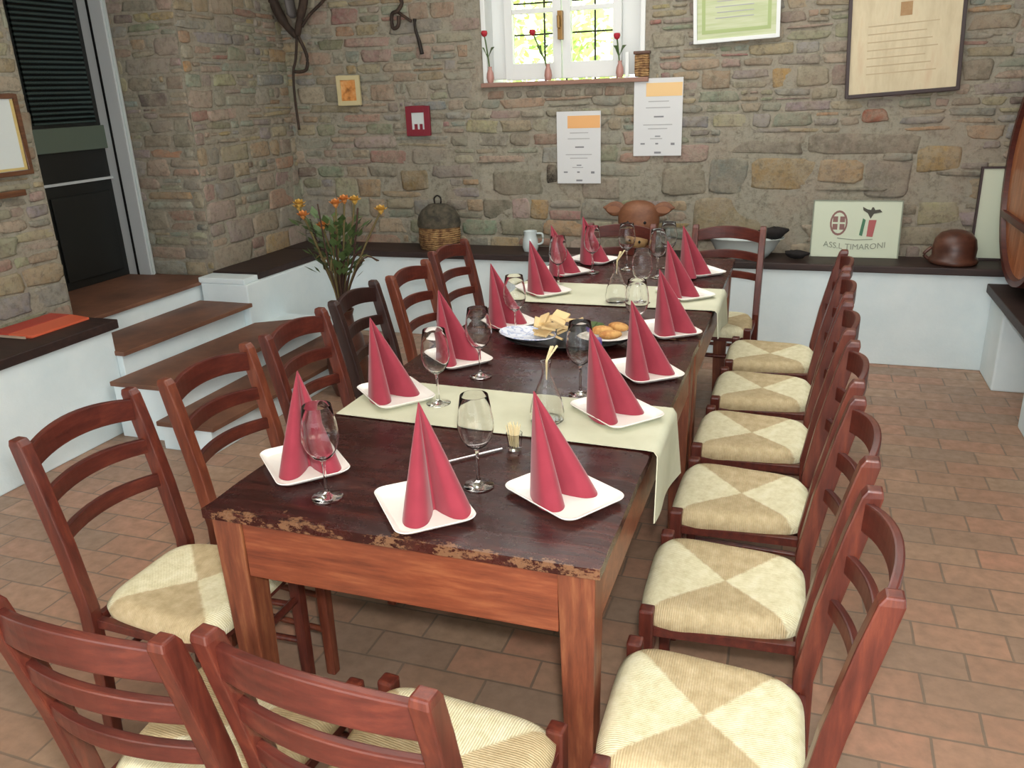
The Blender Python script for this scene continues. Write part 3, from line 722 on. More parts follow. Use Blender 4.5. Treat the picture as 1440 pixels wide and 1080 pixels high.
PL = [  # plate centre, plate angle, napkin centre offset, facing, description of place
 ((-.415, .125), -49, (-.390, .122), -52, 'at the near end of the table, before the single wine glass'),
 ((-.133, .262), -33, (-.150, .264), -34, 'at the nearest place on the right side'),
 ((-.800, .250), -43, (-.782, .245), -55, 'at the nearest left place, half behind a wine glass'),
 ((-.122, .765), -42, (-.140, .755), -33, 'on the right end of the near runner'),
 ((-.112, 1.140), -52, (-.108, 1.125), -42, 'third on the right, just beyond the near runner'),
 ((-.112, 1.620), -55, (-.098, 1.600), -42, 'fourth on the right, between the platter and the far runner'),
 ((-.125, 2.160), -50, (-.150, 2.120), -40, 'on the right end of the far runner'),
 ((-.125, 2.640), -50, (-.145, 2.560), -40, 'at the farthest place on the right side'),
 ((-.795, .745), -42, (-.814, .738), -33, 'on the left end of the near runner'),
 ((-.755, 1.130), -42, (-.762, 1.120), -35, 'third on the left, just beyond the near runner'),
 ((-.735, 1.600), -42, (-.745, 1.580), -35, 'fourth on the left, between platter and far runner'),
 ((-.745, 2.110), -42, (-.750, 2.090), -35, 'on the left end of the far runner'),
 ((-.765, 2.540), -42, (-.770, 2.500), -35, 'at the farthest place on the left side'),
 ((-.69, 2.830), -20, (-.69, 2.790), -40, 'at the far table end beside the carved animal head'),
]
p0 = n0 = None
ontop = (3, 6, 8, 11)
for i, (pc, pa, nc, na, d_) in enumerate(PL):
    z = .7865 if i in ontop else .7815
    lp = 'white rectangular plate '+d_.replace('half behind a wine glass', 'under its napkin').replace('before the single wine glass', 'by the worn edge')
    ln = 'pink red folded napkin '+d_
    if p0 is None: p0 = make_plate(lp, (*pc, z), R_(pa)); n0 = make_napkin(ln, (*nc, z+.0065), R_(na+90))
    else:
        o = p0.copy(); C.objects.link(o); o.location = (*pc, z); o.rotation_euler = (0, 0, R_(pa)); o['label'] = lp
        o = n0.copy(); C.objects.link(o); o.location = (*nc, z+.0065); o.rotation_euler = (0, 0, R_(na+90)); o['label'] = ln
        s_ = rnd.uniform(.97, 1.03); o.scale = (s_, s_, rnd.uniform(.97, 1.03))

# ------------------------------------------------------------ wine glasses
def make_glass(label, loc):
    t = thing('wine_glass', loc, 0, label, 'glass', 'stemmed wine glasses on the tables')
    foot = [(0.0005, 0), (.034, 0), (.036, .0012), (.034, .0025), (.012, .006), (.0055, .012), (.0038, .03), (.0035, .07), (.0045, .088), (.009, .094)]
    bowl = [(.0005, .091), (.009, .094), (.024, .104), (.036, .122), (.042, .145), (.0415, .165), (.037, .195), (.032, .225), (.0316, .2257), (.0312, .225), (.0362, .195), (.0407, .165), (.0412, .146), (.0353, .1232), (.0235, .106), (.010, .098), (.0005, .0965)]
    MB().lathe(foot, 28).build('stem', 'glass', t, smooth=True, autos=70)
    MB().lathe(bowl, 32).build('bowl', 'glass', t, smooth=True, autos=70)
    return t
GL = [((-.655, .118), 'wine glass nearest the camera on the left, in front of a pink napkin'), ((-.338, .262), 'wine glass standing alone at the middle of the near table beside the toothpick holder'),
      ((-.258, .895), 'wine glass at the right behind the near runner, before the platter'), ((-.640, .715), 'wine glass on the near runner right of the left napkin'),
      ((-.612, .985), 'wine glass on bare wood beside the third left napkin'), ((-.650, 1.45), 'wine glass left of the food platter beside the fourth left napkin'),
      ((-.200, 1.46), 'wine glass at the right rim of the food platter'), ((-.28, 1.99), 'wine glass on the right part of the far runner'),
      ((-.72, 2.27), 'wine glass at the left of the far table next to the runner end'), ((-.63, 2.56), 'wine glass on the far table between the two farthest left napkins'),
      ((-.48, 2.66), 'wine glass in front of the carved head muzzle at the far end'), ((-.30, 2.50), 'front one of the two close wine glasses at the far right'), ((-.285, 2.72), 'rear one of the two close wine glasses at the far right')]
g0 = None
for i, ((x, y), lab) in enumerate(GL):
    z = .787 if i in (3, 7) else .782
    if g0 is None: g0 = make_glass(lab, (x, y, z))
    else: c = copy_tree(g0); c.location = (x, y, z); c['label'] = lab

# carafes with sprigs
def carafe(loc, label):
    t = thing('glass_carafe', loc, 0, label, 'carafe')
    prof = [(.0005, 0), (.040, 0), (.046, .006), (.047, .03), (.040, .065), (.024, .105), (.0125, .135), (.0115, .16), (.015, .172), (.0138, .172), (.0103, .16), (.0112, .135), (.0225, .105), (.038, .066), (.0445, .03), (.042, .010), (.0005, .008)]
    MB().lathe(prof, 28).build('bottle', 'glass', t, smooth=True, autos=70)
    b = MB(); rg = random.Random(4)
    for k in range(7):
        a = rg.uniform(0, 6.28); e = rg.uniform(.005, .03)
        b.tube([(0, 0, .12), (math.cos(a)*.004, math.sin(a)*.004, .175), (math.cos(a)*e+.012, math.sin(a)*e, .205+rg.uniform(0, .02))], [.0016, .002, .003], 5)
    b.build('sprig', 'stick', t)
carafe((-.292, .665, .787), 'small glass carafe holding a pale dried sprig on the near runner')
carafe((-.385, 1.985, .787), 'small glass carafe holding a pale dried sprig on the far runner')
# toothpick holder
t = thing('toothpick_holder', (-.322, .475, .782), 0, 'small clear glass holder full of pale toothpicks near the middle of the table', 'toothpick holder')
MB().lathe([(.0005, 0), (.016, 0), (.017, .004), (.021, .045), (.0195, .045), (.0155, .008), (.0005, .007)], 20).build('cup', 'glass', t, smooth=True, autos=60)
b = MB(); rg = random.Random(2)
for k in range(26):
    a = rg.uniform(0, 6.28); r1 = rg.uniform(0, .012); r2 = r1+rg.uniform(.002, .012)
    b.tube([(math.cos(a)*r1, math.sin(a)*r1, .009), (math.cos(a)*r2, math.sin(a)*r2, .068+rg.uniform(-.004, .004))], .0013, 5)
tag(b.build('toothpicks', 'stick', t), 'bundle of pale wooden toothpicks', kind='stuff')
# thin rod between the planks
b = MB(); b.tube([(-.475, .335, .786), (-.352, .462, .786)], .0035, 8, flat=.8)
tag(b.build('skewer', 'steel'), 'thin shiny straight skewer lying beside the toothpick holder', 'skewer')

# ------------------------------------------------------------ platter with food
t = thing('serving_tray', (-.44, 1.40, .781), R_(8), 'dark oval serving tray in the middle of the tables carrying crackers and bread', 'tray')
MB().lathe([(.0005, 0), (.17, 0), (.2, .012), (.225, .022), (.222, .025), (.195, .016), (.165, .006), (.0005, .006)], 40, sx=1, sy=.62).build('dish', 'black', t, smooth=True, autos=50)
o = MB().lathe([(.0005, 0), (.07, 0), (.115, .018), (.113, .021), (.068, .004), (.0005, .004)], 32, sx=1, sy=.7).build('serving_plate', 'bluechina', None, (-.575, 1.36, .802), R_(-20), smooth=True, autos=50)
tag(o, 'blue and white patterned plate at the left of the dark tray', 'plate')
o = MB().lathe([(.0005, 0), (.06, 0), (.10, .016), (.098, .019), (.058, .004), (.0005, .004)], 32, sx=1, sy=.75).build('serving_plate', 'china', None, (-.30, 1.40, .802), R_(10), smooth=True, autos=50)
tag(o, 'plain white oval plate at the right of the dark tray under the bread', 'plate')
rg = random.Random(9)
ck = None
for k in range(14):
    x = -.47+rg.uniform(-.065, .075); y = 1.38+rg.uniform(-.06, .06); z = .812+k*.0055
    if ck is None:
        b = MB(); b.box((0, 0, 0), (.055, .04, .008)); ck = b.build('cracker', 'cracker', None, bevel=.002); c = ck
    else: c = ck.copy(); C.objects.link(c)
    c.location = (x, y, z); c.rotation_euler = (rg.uniform(-.5, .5), rg.uniform(-.5, .5), rg.uniform(0, 3))
    tag(c, 'pale square cracker in the loose pile at the middle of the tray', 'cracker', 'crackers piled on the tray')
bd = None
for k, (x, y, z, a) in enumerate([(-.315, 1.41, .822, .3), (-.27, 1.355, .824, .5), (-.262, 1.452, .826, -.4)]):
    if bd is None:
        b = MB()
        def fb(u, v):
            a_ = u*2*math.pi; s_ = math.sin(v*math.pi); return (.042*math.cos(a_)*s_, .024*math.sin(a_)*s_, -.016*math.cos(v*math.pi))
        b.grid(fb, 18, 10, True); bd = b.build('bread_roll', 'bread', None, smooth=True); c = bd
    else: c = bd.copy(); C.objects.link(c)
    c.location = (x, y, z+.01); c.rotation_euler = (0, 0, a)
    tag(c, ['golden bread piece on the white plate, nearest the crackers', 'golden bread piece at the front of the white plate', 'golden bread piece at the back right of the white plate'][k], 'bread', 'bread pieces on the tray')
b = MB()
for k in range(10):
    a = k*.63; p = Vector((math.cos(a)*.02, math.sin(a)*.014, .0)); q = p+Vector((math.cos(a)*.04, math.sin(a)*.03, .022)); s_ = Vector((-math.sin(a), math.cos(a), .1))*.014
    m_ = (p+q)/2+Vector((0, 0, .012)); b.add([p, m_+s_, q, m_-s_], [(0, 1, 2, 3)])
o = b.build('lettuce_garnish', 'green_leaf', None, (-.365, 1.43, .823)); tag(o, 'small green leafy garnish between the crackers and the bread', 'garnish')
sol = o.modifiers.new('t', 'SOLIDIFY'); sol.thickness = .0015
b = MB(); b.bx(-.02, .02, -.012, .012, 0, .028); o = b.build('wrapped_packet', 'purple', None, (-.31, 1.305, .806), .4, bevel=.004); tag(o, 'small purple wrapped packet on the front rim of the tray', 'packet')

# ------------------------------------------------------------ wall objects
def framed(name, x0, x1, z0, z1, fm, pm, label, cat, fw=.02, lean=0., dep=.022, rot=0):
    W, H = x1-x0, z1-z0; t = thing(name, ((x0+x1)/2, YB-.024, z0), 0, label, cat); t.rotation_euler = (lean, rot, 0)
    b = MB(); h = W/2
    b.bx(-h, -h+fw, -dep, 0, 0, H); b.bx(h-fw, h, -dep, 0, 0, H); b.bx(-h+fw, h-fw, -dep, 0, 0, fw); b.bx(-h+fw, h-fw, -dep, 0, H-fw, H)
    b.build('frame', fm, t, bevel=.003)
    MB().bx(-h+fw, h-fw, -dep*.6, -.002, fw, H-fw).build('sheet', pm, t)
    return t, W, H
t, W, H = framed('picture_frame', .505, 1.10, 1.535, 2.12, 'frame_dark', 'parch', 'large dark framed parchment hanging at the upper right of the stone wall', 'framed print', .02, R_(3), rot=R_(-3))
b = MB(); b.bx(-.03, .03, -.0145, -.0135, H-.17, H-.10); b.build('emblem', 'carved_light', t, label='faint ochre seal near the top')
b = MB()
for k in range(7): b.bx(-.19, .17-.03*(k % 3), -.0142, -.0136, .12+k*.042, .126+k*.042)
b.build('faded_lines', mat('faded_ink', srgb(180, 164, 132), .6), t)
t, W, H = framed('certificate_frame', -.375, .12, 1.865, 2.25, 'paint', 'cert', 'pale green certificate in a thin white frame, top of the wall right of the window', 'framed certificate', .022, R_(3), rot=R_(-2))
b = MB(); h = W/2
for (a, c_, d_, e) in ((-h+.05, -h+.07, .05, H-.03), (h-.07, h-.05, .05, H-.03), (-h+.07, h-.07, .05, .07)): b.bx(a, c_, -.0145, -.0135, d_, e)
b.build('border', 'certb', t)
b = MB()
for k in range(6): b.bx(-.12+.01*(k % 2), .10, -.0145, -.0135, .13+k*.03, .135+k*.03)
b.build('text_lines', 'ink', t)
t, W, H = framed('picture_frame', -2.845, -2.665, 1.575, 1.772, mat('cream_frame', srgb(196, 184, 142), .5), 'orange_art', 'tiny cream framed orange picture left of the red frame', 'framed print', .03)
t, W, H = framed('picture_frame', -2.325, -2.145, 1.36, 1.555, 'frame_red', 'glasspaper', 'tiny red framed picture with a pale sheet on the stone wall', 'framed print', .042)
b = MB(); b.bx(-.03, -.006, -.0155, -.0135, .042, .078); b.bx(.010, .032, -.0155, -.0135, .042, .078); b.build('motif', 'frame_red', t)
def poster(x0, x1, z0, z1, om, label):
    W, H = x1-x0, z1-z0; t = thing('poster', ((x0+x1)/2, YB-.016, z0), 0, label, 'poster'); h = W/2
    def f(u, v): return (-h+u*W, -.004*math.sin(u*3.1)*(v)-.002, v*H)
    b = MB(); b.bx(-h, h, -.004, 0, 0, H); b.build('sheet', 'poster', t)
    b = MB(); b.bx(-h+W*.25, h-.004, -.0052, -.0041, H*.77, H*.94); b.build('header', om, t, label='orange header block')
    b = MB()
    for z, a, c_ in ((.70, .3, .72), (.62, .25, .75), (.40, .2, .8), (.35, .3, .7), (.22, .35, .6)): b.bx(-h+W*a, -h+W*c_, -.005, -.0041, H*z, H*(z+.012))
    b.build('text_lines', 'ink', t)
    b = MB()
    for z, a, c_, hh in ((.50, .42, .62, .02), (.25, .45, .56, .014), (.03, .44, .58, .025), (.14, .78, .86, .03), (.15, .46, .52, .02), (.15, .15, .24, .02)): b.bx(-h+W*a, -h+W*c_, -.0052, -.0041, H*z, H*(z+hh))
    b.build('printed_marks', 'inkd', t)
poster(-1.245, -.95, 1.035, 1.492, 'poster_o', 'white poster with orange header, the lower left of the two posters')
poster(-.735, -.43, 1.208, 1.675, 'poster_o2', 'white poster with pale orange header, higher one just below the window corner')
# frame on the near left wall (hangs on plane x = -3.4)
t = thing('picture_frame', (-3.37, 1.66, 1.33), 0, 'brown framed pale document on the left wall beside the dark doorway', 'framed print')
b = MB(); b.bx(0, .022, -.25, -.228, 0, .38); b.bx(0, .022, .218, .24, 0, .38); b.bx(0, .022, -.228, .218, 0, .022); b.bx(0, .022, -.228, .218, .358, .38); b.build('frame', 'frame_brown', t, bevel=.003)
b = MB(); b.bx(.002, .010, -.228, .218, .022, .358); b.build('sheet', 'glasspaper', t)
b = MB(); b.bx(.0095, .0125, .200, .216, .024, .356); b.bx(.0095, .0125, -.2, .2, .024, .036); b.build('gilt_edge', mat('gilt', srgb(190, 170, 110), .4), t)
o = MB().bx(-3.385, -3.35, 1.50, 1.83, 1.232, 1.262).build('wooden_rail', 'frame_brown', bevel=.003); tag(o, 'short brown wooden strip fixed to the wall below the left picture frame', 'wooden strip')

# hanging dried vine in the corner
t = thing('dried_vine', (-3.17, 4.03, 2.3), 0, 'dark gnarled dried vine root hanging at the top left corner of the stone wall', 'dried vine')
def px(x, z): return (x+3.17, 0, z-2.3)
b = MB()
b.tube(catmull([px(-3.31, 2.5), px(-3.25, 2.28), px(-3.17, 2.12), px(-3.09, 2.04)], 5), [.038]*5+[.034]*5+[.026]*5+[.018], 8)
b.tube(catmull([px(-2.98, 2.5), px(-3.0, 2.28), px(-3.05, 2.15), px(-3.09, 2.04)], 5), [.034]*5+[.03]*5+[.024]*5+[.016], 8)
b.tube(catmull([px(-2.72, 2.42), px(-2.83, 2.27), px(-2.97, 2.17), px(-3.04, 2.10)], 5), .011, 7)
b.build('root', 'vine', t, smooth=True)
b = MB(); b.tube(catmull([(-.02, .01, .25), (.03, .01, .05), (.06, .01, -.14)], 6), [.05]*6+[.055]*6+[.03], 8, flat=.4); b.build('bark', mat('grey_bark', srgb(96, 92, 90), .6), t, smooth=True)
b = MB()
b.tube(catmull([px(-3.09, 2.05), px(-3.12, 1.90), px(-3.155, 1.80), px(-3.165, 1.62), px(-3.16, 1.42)], 6), .0095, 7)
b.tube(catmull([px(-3.08, 2.04), px(-3.03, 1.92), px(-3.04, 1.83), px(-3.09, 1.81), px(-3.15, 1.815)], 6), .012, 7)
b.build('shoot', 'vine', t, smooth=True)
# small iron pieces
b = MB(); b.tube(catmull([(0, 0, .16), (.03, 0, .11), (0, -.01, .06), (-.05, 0, .04), (-.05, 0, -.04), (-.01, 0, -.03), (.0, 0, .03)], 5), .013, 7); b.tube([(0, 0, .05), (.06, 0, .01), (.09, 0, -.01)], .010, 7)
o = b.build('twisted_root', 'vine', None, (-2.33, 4.097, 2.10), 0, smooth=True); tag(o, 'small dark twisted root hanging on the upper stone wall', 'twisted root')
b = MB(); b.tube(catmull([(-.02, 0, .22), (-.022, 0, .2), (-.02, 0, .15), (0, 0, .08), (.015, 0, 0)], 5), [.012]*5+[.009]*5+[.010]*5+[.013]*5+[.015], 7)
o = b.build('iron_tool', 'iron', None, (-2.19, 4.09, 1.885), 0, smooth=True); tag(o, 'thin dark iron tool hanging left of the window', 'hand tool')

# window sill flower vases
def sillvase(x, lab, lean, fl=True, zf=.2):
    t = thing('flower_vase', (x, YB-.008, wz0+.001), 0, lab, 'vase')
    MB().lathe([(.0005, 0), (.018, 0), (.026, .03), (.022, .06), (.012, .085), (.013, .1), (.011, .1), (.010, .085), (.0005, .08)], 16).build('vase', mat('rose_glass_vase', srgb(176, 130, 120), .3), t, smooth=True, autos=60)
    b = MB(); top = (lean, 0, zf); b.tube(catmull([(0, 0, .05), (lean*.3, 0, zf*.5), top], 4), .005, 6)
    for k in range(4): b.add([(lean*.4, 0, zf*.5), (lean*.4+.03*math.cos(k*2), .015*math.sin(k*2), zf*.5+.05), (lean*.4+.05*math.cos(k*2), .02*math.sin(k*2), zf*.5+.07), (lean*.4+.02*math.cos(k*2), 0.02, zf*.5+.07)], [(0, 1, 2, 3)])
    b.build('stem', 'green_leaf', t)
    MB().lathe([(.0005, -.02), (.016, -.01), (.022, .006), (.018, .02), (.0005, .022)], 12, c=top).build('blossom', 'redp', t, smooth=True)
sillvase(-1.70, 'small vase with a red blossom on the left end of the window sill', -.03, zf=.30)
sillvase(-1.30, 'small vase with a leaning red blossom in the middle of the window sill', -.10, zf=.29)
sillvase(-.83, 'small rose vase on the right part of the window sill', -.02, zf=.24)
t = thing('small_basket', (-.69, YB+.01, wz0+.001), 0, 'small brown woven box at the right end of the window sill', 'basket')
MB().bx(-.045, .045, -.035, .035, 0, .13).build('box', 'wicker', t, bevel=.008); MB().bx(-.052, .052, -.04, .04, .131, .15).build('lid', 'frame_brown', t, bevel=.005)
b = MB(); b.bx(-.012, .012, -.008, .008, 0, .15); o = b.build('candle', 'paint', None, (-.785, YB+.0, wz0+.001), 0, bevel=.004); tag(o, 'slim white block candle beside the woven box on the sill', 'candle')

# ------------------------------------------------------------ ledge objects
ZL = .603
t = thing('domed_basket', (-2.07, 3.955, ZL), 0, 'old domed basket with grey top and tan wicker front on the back ledge', 'basket')
MB().lathe([(.0005, 0), (.14, 0), (.15, .02), (.152, .10), (.15, .16)], 28, sx=1, sy=.8).build('body', 'wicker', t, smooth=True, autos=60)
MB().lathe([(.154, .155), (.158, .18), (.15, .22), (.12, .27), (.07, .305), (.0005, .315)], 28, sx=1, sy=.8).build('cover', 'greywick', t, smooth=True, autos=60, label='grey domed cover')
MB().tube(catmull([(-.02, 0, .30), (-.025, 0, .345), (0, 0, .365), (.025, 0, .345), (.02, 0, .30)], 5), .006, 7).build('handle', 'iron', t, smooth=True)
# white lidded jug
t = thing('white_jug', (-1.40, 3.95, ZL), 0, 'small white ceramic jug on the back ledge behind the far left napkins', 'jug')
MB().lathe([(.0005, 0), (.045, 0), (.055, .03), (.05, .08), (.042, .105), (.046, .135), (.043, .135), (.038, .105), (.0005, .02)], 20).build('body', 'enamel', t, smooth=True, autos=60)
MB().tube(catmull([(.045, 0, .12), (.085, 0, .115), (.085, 0, .06), (.05, 0, .045)], 5), .007, 7).build('handle', 'enamel', t, smooth=True)
# carved animal head
t = thing('carved_animal_head', (-.665, 3.95, ZL), 0, 'carved brown wooden animal head with two wide ears on the back ledge', 'carving')
b = MB()
def head(u, v):
    a = u*2*math.pi; s_ = math.sin(v*math.pi)**.8; z = .19-.155*math.cos(v*math.pi)
    w_ = .115+.035*(z-.1)/.2
    return (w_*math.cos(a)*s_, .09*math.sin(a)*s_, z)
b.grid(head, 24, 16, True); b.lathe([(.09, 0), (.075, .03), (.07, .07)], 20, sy=.8); b.build('head', 'carved', t, smooth=True)
for sx in (-1, 1):
    b = MB()
    def ear(u, v):
        a = u*2*math.pi; L = v; w_ = .045*math.sin(min(1, L*.95+.12)*math.pi)**.7+.003
        cx = sx*(.095+.135*L); cz = .285+.035*L-.01*math.sin(a)*0
        return (cx+.2*w_*math.sin(a), .012*math.cos(a)-.01, cz+w_*math.sin(a)-.02*L)
    b.grid(ear, 14, 10, True); e_ = b.build('ear', 'carved', t, smooth=True)
    b = MB(); 
    def ei(u, v):
        a = u*2*math.pi; return (sx*.16+.045*math.cos(a)*v, -.024, .288+.022*math.sin(a)*v)
    b.grid(ei, 14, 4, True); b.build('inner_ear', mat('inner_ear', srgb(142, 98, 72), .7), e_)
    b = MB().lathe([(.0005, -.012), (.012, 0), (.0005, .012)], 10, c=(sx*.055, -.082, .215)); b.build('eye', 'black', t, smooth=True)
    MB().lathe([(.0005, -.012), (.010, 0), (.0005, .012)], 10, c=(sx*.03-.0, -.124, .10)).build('nostril', 'black', t, smooth=True)
b = MB()
def muz(u, v):
    a = u*2*math.pi; s_ = math.sin(v*math.pi); return (.075*math.cos(a)*s_, -.075+.05*math.sin(a)*s_, .10-.058*math.cos(v*math.pi))
b.grid(muz, 20, 12, True); b.build('muzzle', 'carved_light', t, smooth=True, label='paler tan muzzle')
# enamel basin
t = thing('enamel_basin', (.0, 3.955, ZL), 0, 'wide white enamel basin on the back ledge behind the far right chair', 'basin')
MB().lathe([(.0005, 0), (.13, 0), (.17, .05), (.205, .115), (.225, .122), (.225, .126), (.2, .12), (.165, .054), (.125, .006), (.0005, .006)], 36, sx=1.05, sy=.62).build('bowl', 'enamel', t, smooth=True, autos=60)
b = MB()
def lump(u, v):
    a = u*2*math.pi; s_ = math.sin(v*math.pi); k = 1+.35*noise.noise(Vector((math.cos(a)*2, math.sin(a)*2, v*4)))
    return (.085*math.cos(a)*s_*k, .05*math.sin(a)*s_*k, .03-.035*math.cos(v*math.pi)*k)
b.grid(lump, 20, 12, True); o = b.build('black_cloth', 'black_cloth', None, (.165, 3.95, ZL+.125), .2, smooth=True); tag(o, 'crumpled black cloth lying on the right rim of the basin', 'cloth')
b = MB(); b.grid(lump, 20, 12, True); o = b.build('dark_rag', 'black_cloth', None, (.31, 3.92, ZL+.012), -.4, smooth=True); o.scale = (.8, .8, .7); tag(o, 'low dark rag on the ledge right of the basin', 'cloth')
# sign board
t = thing('sign_board', (.637, 4.03, ZL), 0, 'cream painted sign board with two crests leaning on the back wall', 'sign'); t.rotation_euler = (R_(-8), 0, 0)
W, H = .49, .335
MB().bx(-W/2, W/2, 0, .018, 0, H).build('board', 'signboard', t, bevel=.003)
b = MB(); e = .006
b.bx(-W/2-e, -W/2, -.004, .02, -0, H+e); b.bx(W/2, W/2+e, -.004, .02, 0, H+e); b.bx(-W/2, W/2, -.004, .02, H, H+e); b.build('edging', 'sgrey', t)
def disc(mb, cx, cz, rx, rz_, y=-.0025, n=20, a0=0, a1=360):
    pts = [(cx+rx*math.cos(R_(a0+(a1-a0)*i/n)), cz+rz_*math.sin(R_(a0+(a1-a0)*i/n))) for i in range(n+1)]
    if a1-a0 >= 360: pts = pts[:-1]
    else: pts.append((cx, cz))
    m_ = len(pts); mb.add([(x, y, z) for x, z in pts]+[(x, 0, z) for x, z in pts], [tuple(range(m_)), tuple(range(m_, 2*m_))[::-1]]+[(i, (i+1) % m_, (i+1) % m_+m_, i+m_) for i in range(m_)])
# left crest: an oval shield quartered by a pale cross
b = MB(); disc(b, -.098, .205, .050, .075); b.build('crest', 'sblush', t)
b = MB(); disc(b, -.098, .205, .040, .062, -.0032); b.build('crest_field', 'signboard', t)
b = MB()
for (a, c_) in ((-.118, .227), (-.078, .227), (-.118, .182), (-.078, .182)): b.bx(a-.014, a+.014, -.0042, -.0033, c_-.017, c_+.017)
b.build('crest_quarters', 'sblush', t)
# right crest: green, white and red bars under a dark eagle
b = MB(); b.prism([(.030, .14), (.052, .135), (.057, .225), (.042, .232)], 0, .002)
def xz(mb, poly, y0=-.003, y1=0):
    m_ = len(poly); mb.add([(x, y0, z) for x, z in poly]+[(x, y1, z) for x, z in poly], [tuple(range(m_)), tuple(range(m_, 2*m_))[::-1]]+[(i, (i+1) % m_, (i+1) % m_+m_, i+m_) for i in range(m_)])
b = MB(); xz(b, [(.022, .135), (.040, .130), (.052, .225), (.036, .235)]); b.build('green_bar', 'sgreen', t)
b = MB(); xz(b, [(.064, .128), (.098, .125), (.112, .225), (.070, .225)]); b.build('red_bar', 'sred', t)
b = MB(); xz(b, [(.078, .232), (.094, .262), (.14, .272), (.125, .288), (.10, .284), (.09, .30), (.082, .30), (.076, .284), (.056, .288), (.030, .302), (.034, .282), (.060, .264)]); b.build('eagle', 'sdark', t)
b = MB(); xz(b, [(-.10, .113), (0, .104), (.10, .110), (.10, .114), (0, .108), (-.10, .117)]); b.build('ribbon', 'sgrey', t)
def text_mesh(s_, size, m, parent, loc, name='lettering', rotx=90, label=None, bend=0):
    cu = bpy.data.curves.new(name, 'FONT'); cu.body = s_; cu.size = size; cu.extrude = .001; cu.align_x = 'CENTER'
    o = bpy.data.objects.new('tmp', cu); C.objects.link(o); dg = bpy.context.evaluated_depsgraph_get()
    me = bpy.data.meshes.new_from_object(o.evaluated_get(dg)); bpy.data.objects.remove(o)
    me.materials.clear(); me.materials.append(M[m])
    if bend:
        for v in me.vertices: v.co.y += bend*v.co.x**2
    ob = bpy.data.objects.new(name, me); C.objects.link(ob); ob.parent = parent; ob.location = loc; ob.rotation_euler = (R_(rotx), 0, 0)
    if label: ob['label'] = label
    return ob
text_mesh('ASS.L TIMARONI', .048, 'sgrey', t, (.0, -.002, .048), bend=.55)
# brown pot
t = thing('clay_pot', (1.17, 3.945, ZL), 0, 'dark brown rounded clay pot on the back ledge right of the sign', 'pot')
MB().lathe([(.0005, 0), (.12, 0), (.132, .012), (.128, .03), (.115, .04), (.118, .09), (.108, .14), (.08, .175), (.04, .19), (.0005, .193)], 28).build('body', 'clay', t, smooth=True, autos=60)
MB().tube(catmull([(-.128, 0, .02), (-.155, 0, .05), (-.12, 0, .09)], 5), .010, 7).build('handle', 'clay', t, smooth=True)
# leaning framed panel
t = thing('framed_panel', (1.40, 4.067, ZL), 0, 'pale panel in a thin dark frame leaning on the wall behind the cask', 'framed panel'); t.rotation_euler = (R_(-2.2), 0, 0)
b = MB(); b.bx(-.13, -.118, -.015, .01, 0, .53); b.bx(.2, .212, -.015, .01, 0, .53); b.bx(-.118, .2, -.015, .01, 0, .012); b.bx(-.118, .2, -.015, .01, .518, .53); b.build('frame', 'frame_dark', t)
MB().bx(-.118, .2, -.008, .008, .012, .518).build('sheet', 'signboard', t)

# cask lying on the right ledge, head towards the room
t = thing('wine_cask', (1.38, 3.50, 1.125), 0, 'large coppery wooden wine cask lying on the right ledge, cut by the picture edge', 'cask')
def rotx(prof, n=48):   # lathe about the x axis
    vs = []; fs = []; k = len(prof)
    for x, r in prof:
        for j in range(n): a = 2*math.pi*j/n; vs.append((x, r*math.cos(a), r*math.sin(a)))
    for i in range(k-1):
        for j in range(n): fs.append((i*n+j, i*n+(j+1) % n, (i+1)*n+(j+1) % n, (i+1)*n+j))
    return vs, fs
RC = .540
vs, fs = rotx([(.03, RC-.045), (0, RC-.03), (-.002, RC), (.05, RC+.006), (.25, RC+.02), (.40, RC+.024), (.55, RC+.02), (.78, RC)]); MB().add(vs, fs).build('staves', 'cask_dark', t, smooth=True, autos=40, label='dark red brown stave rim')
b = MB(); n = 7; r = RC-.032; zs = []
for k in range(9):
    y0 = -r+2*r*k/9+.002; y1 = -r+2*r*(k+1)/9-.002
    def hz(y): return math.sqrt(max(0, r*r-y*y))
    ys = [y0+(y1-y0)*i/5 for i in range(6)]
    poly = [(y, hz(y)) for y in ys]+[(y, -hz(y)) for y in ys[::-1]]
    m_ = len(poly); x = .022
    b.add([(x, y, z) for y, z in poly]+[(x+.02, y, z) for y, z in poly], [tuple(range(m_)), tuple(range(m_, 2*m_))[::-1]]+[(i, (i+1) % m_, (i+1) % m_+m_, i+m_) for i in range(m_)])
b.build('head_boards', 'cask', t)
MB().bx(.0, .021, -.46, .46, -.255, -.215).build('head_bar', 'cask_dark', t, bevel=.004)
for (x, rr) in ((.06, RC+.010), (.18, RC+.018)):
    vs, fs = rotx([(x, rr-.01), (x, rr+.003), (x+.05, rr+.008), (x+.05, rr-.01)]); MB().add(vs, fs).build('hoop', 'iron', t, smooth=True, autos=40)
b = MB(); b.bx(.1, .22, -.34, -.10, -.60, -.50); b.bx(.1, .22, -.14, .02, -.60, -.58); 
b = MB(); b.hexa([(.1, -.42, -.598), (.2, -.42, -.598), (.2, -.2, -.598), (.1, -.2, -.598), (.1, -.42, -.44), (.2, -.42, -.44), (.2, -.24, -.552), (.1, -.24, -.552)]); b.build('chock', 'cap', t)

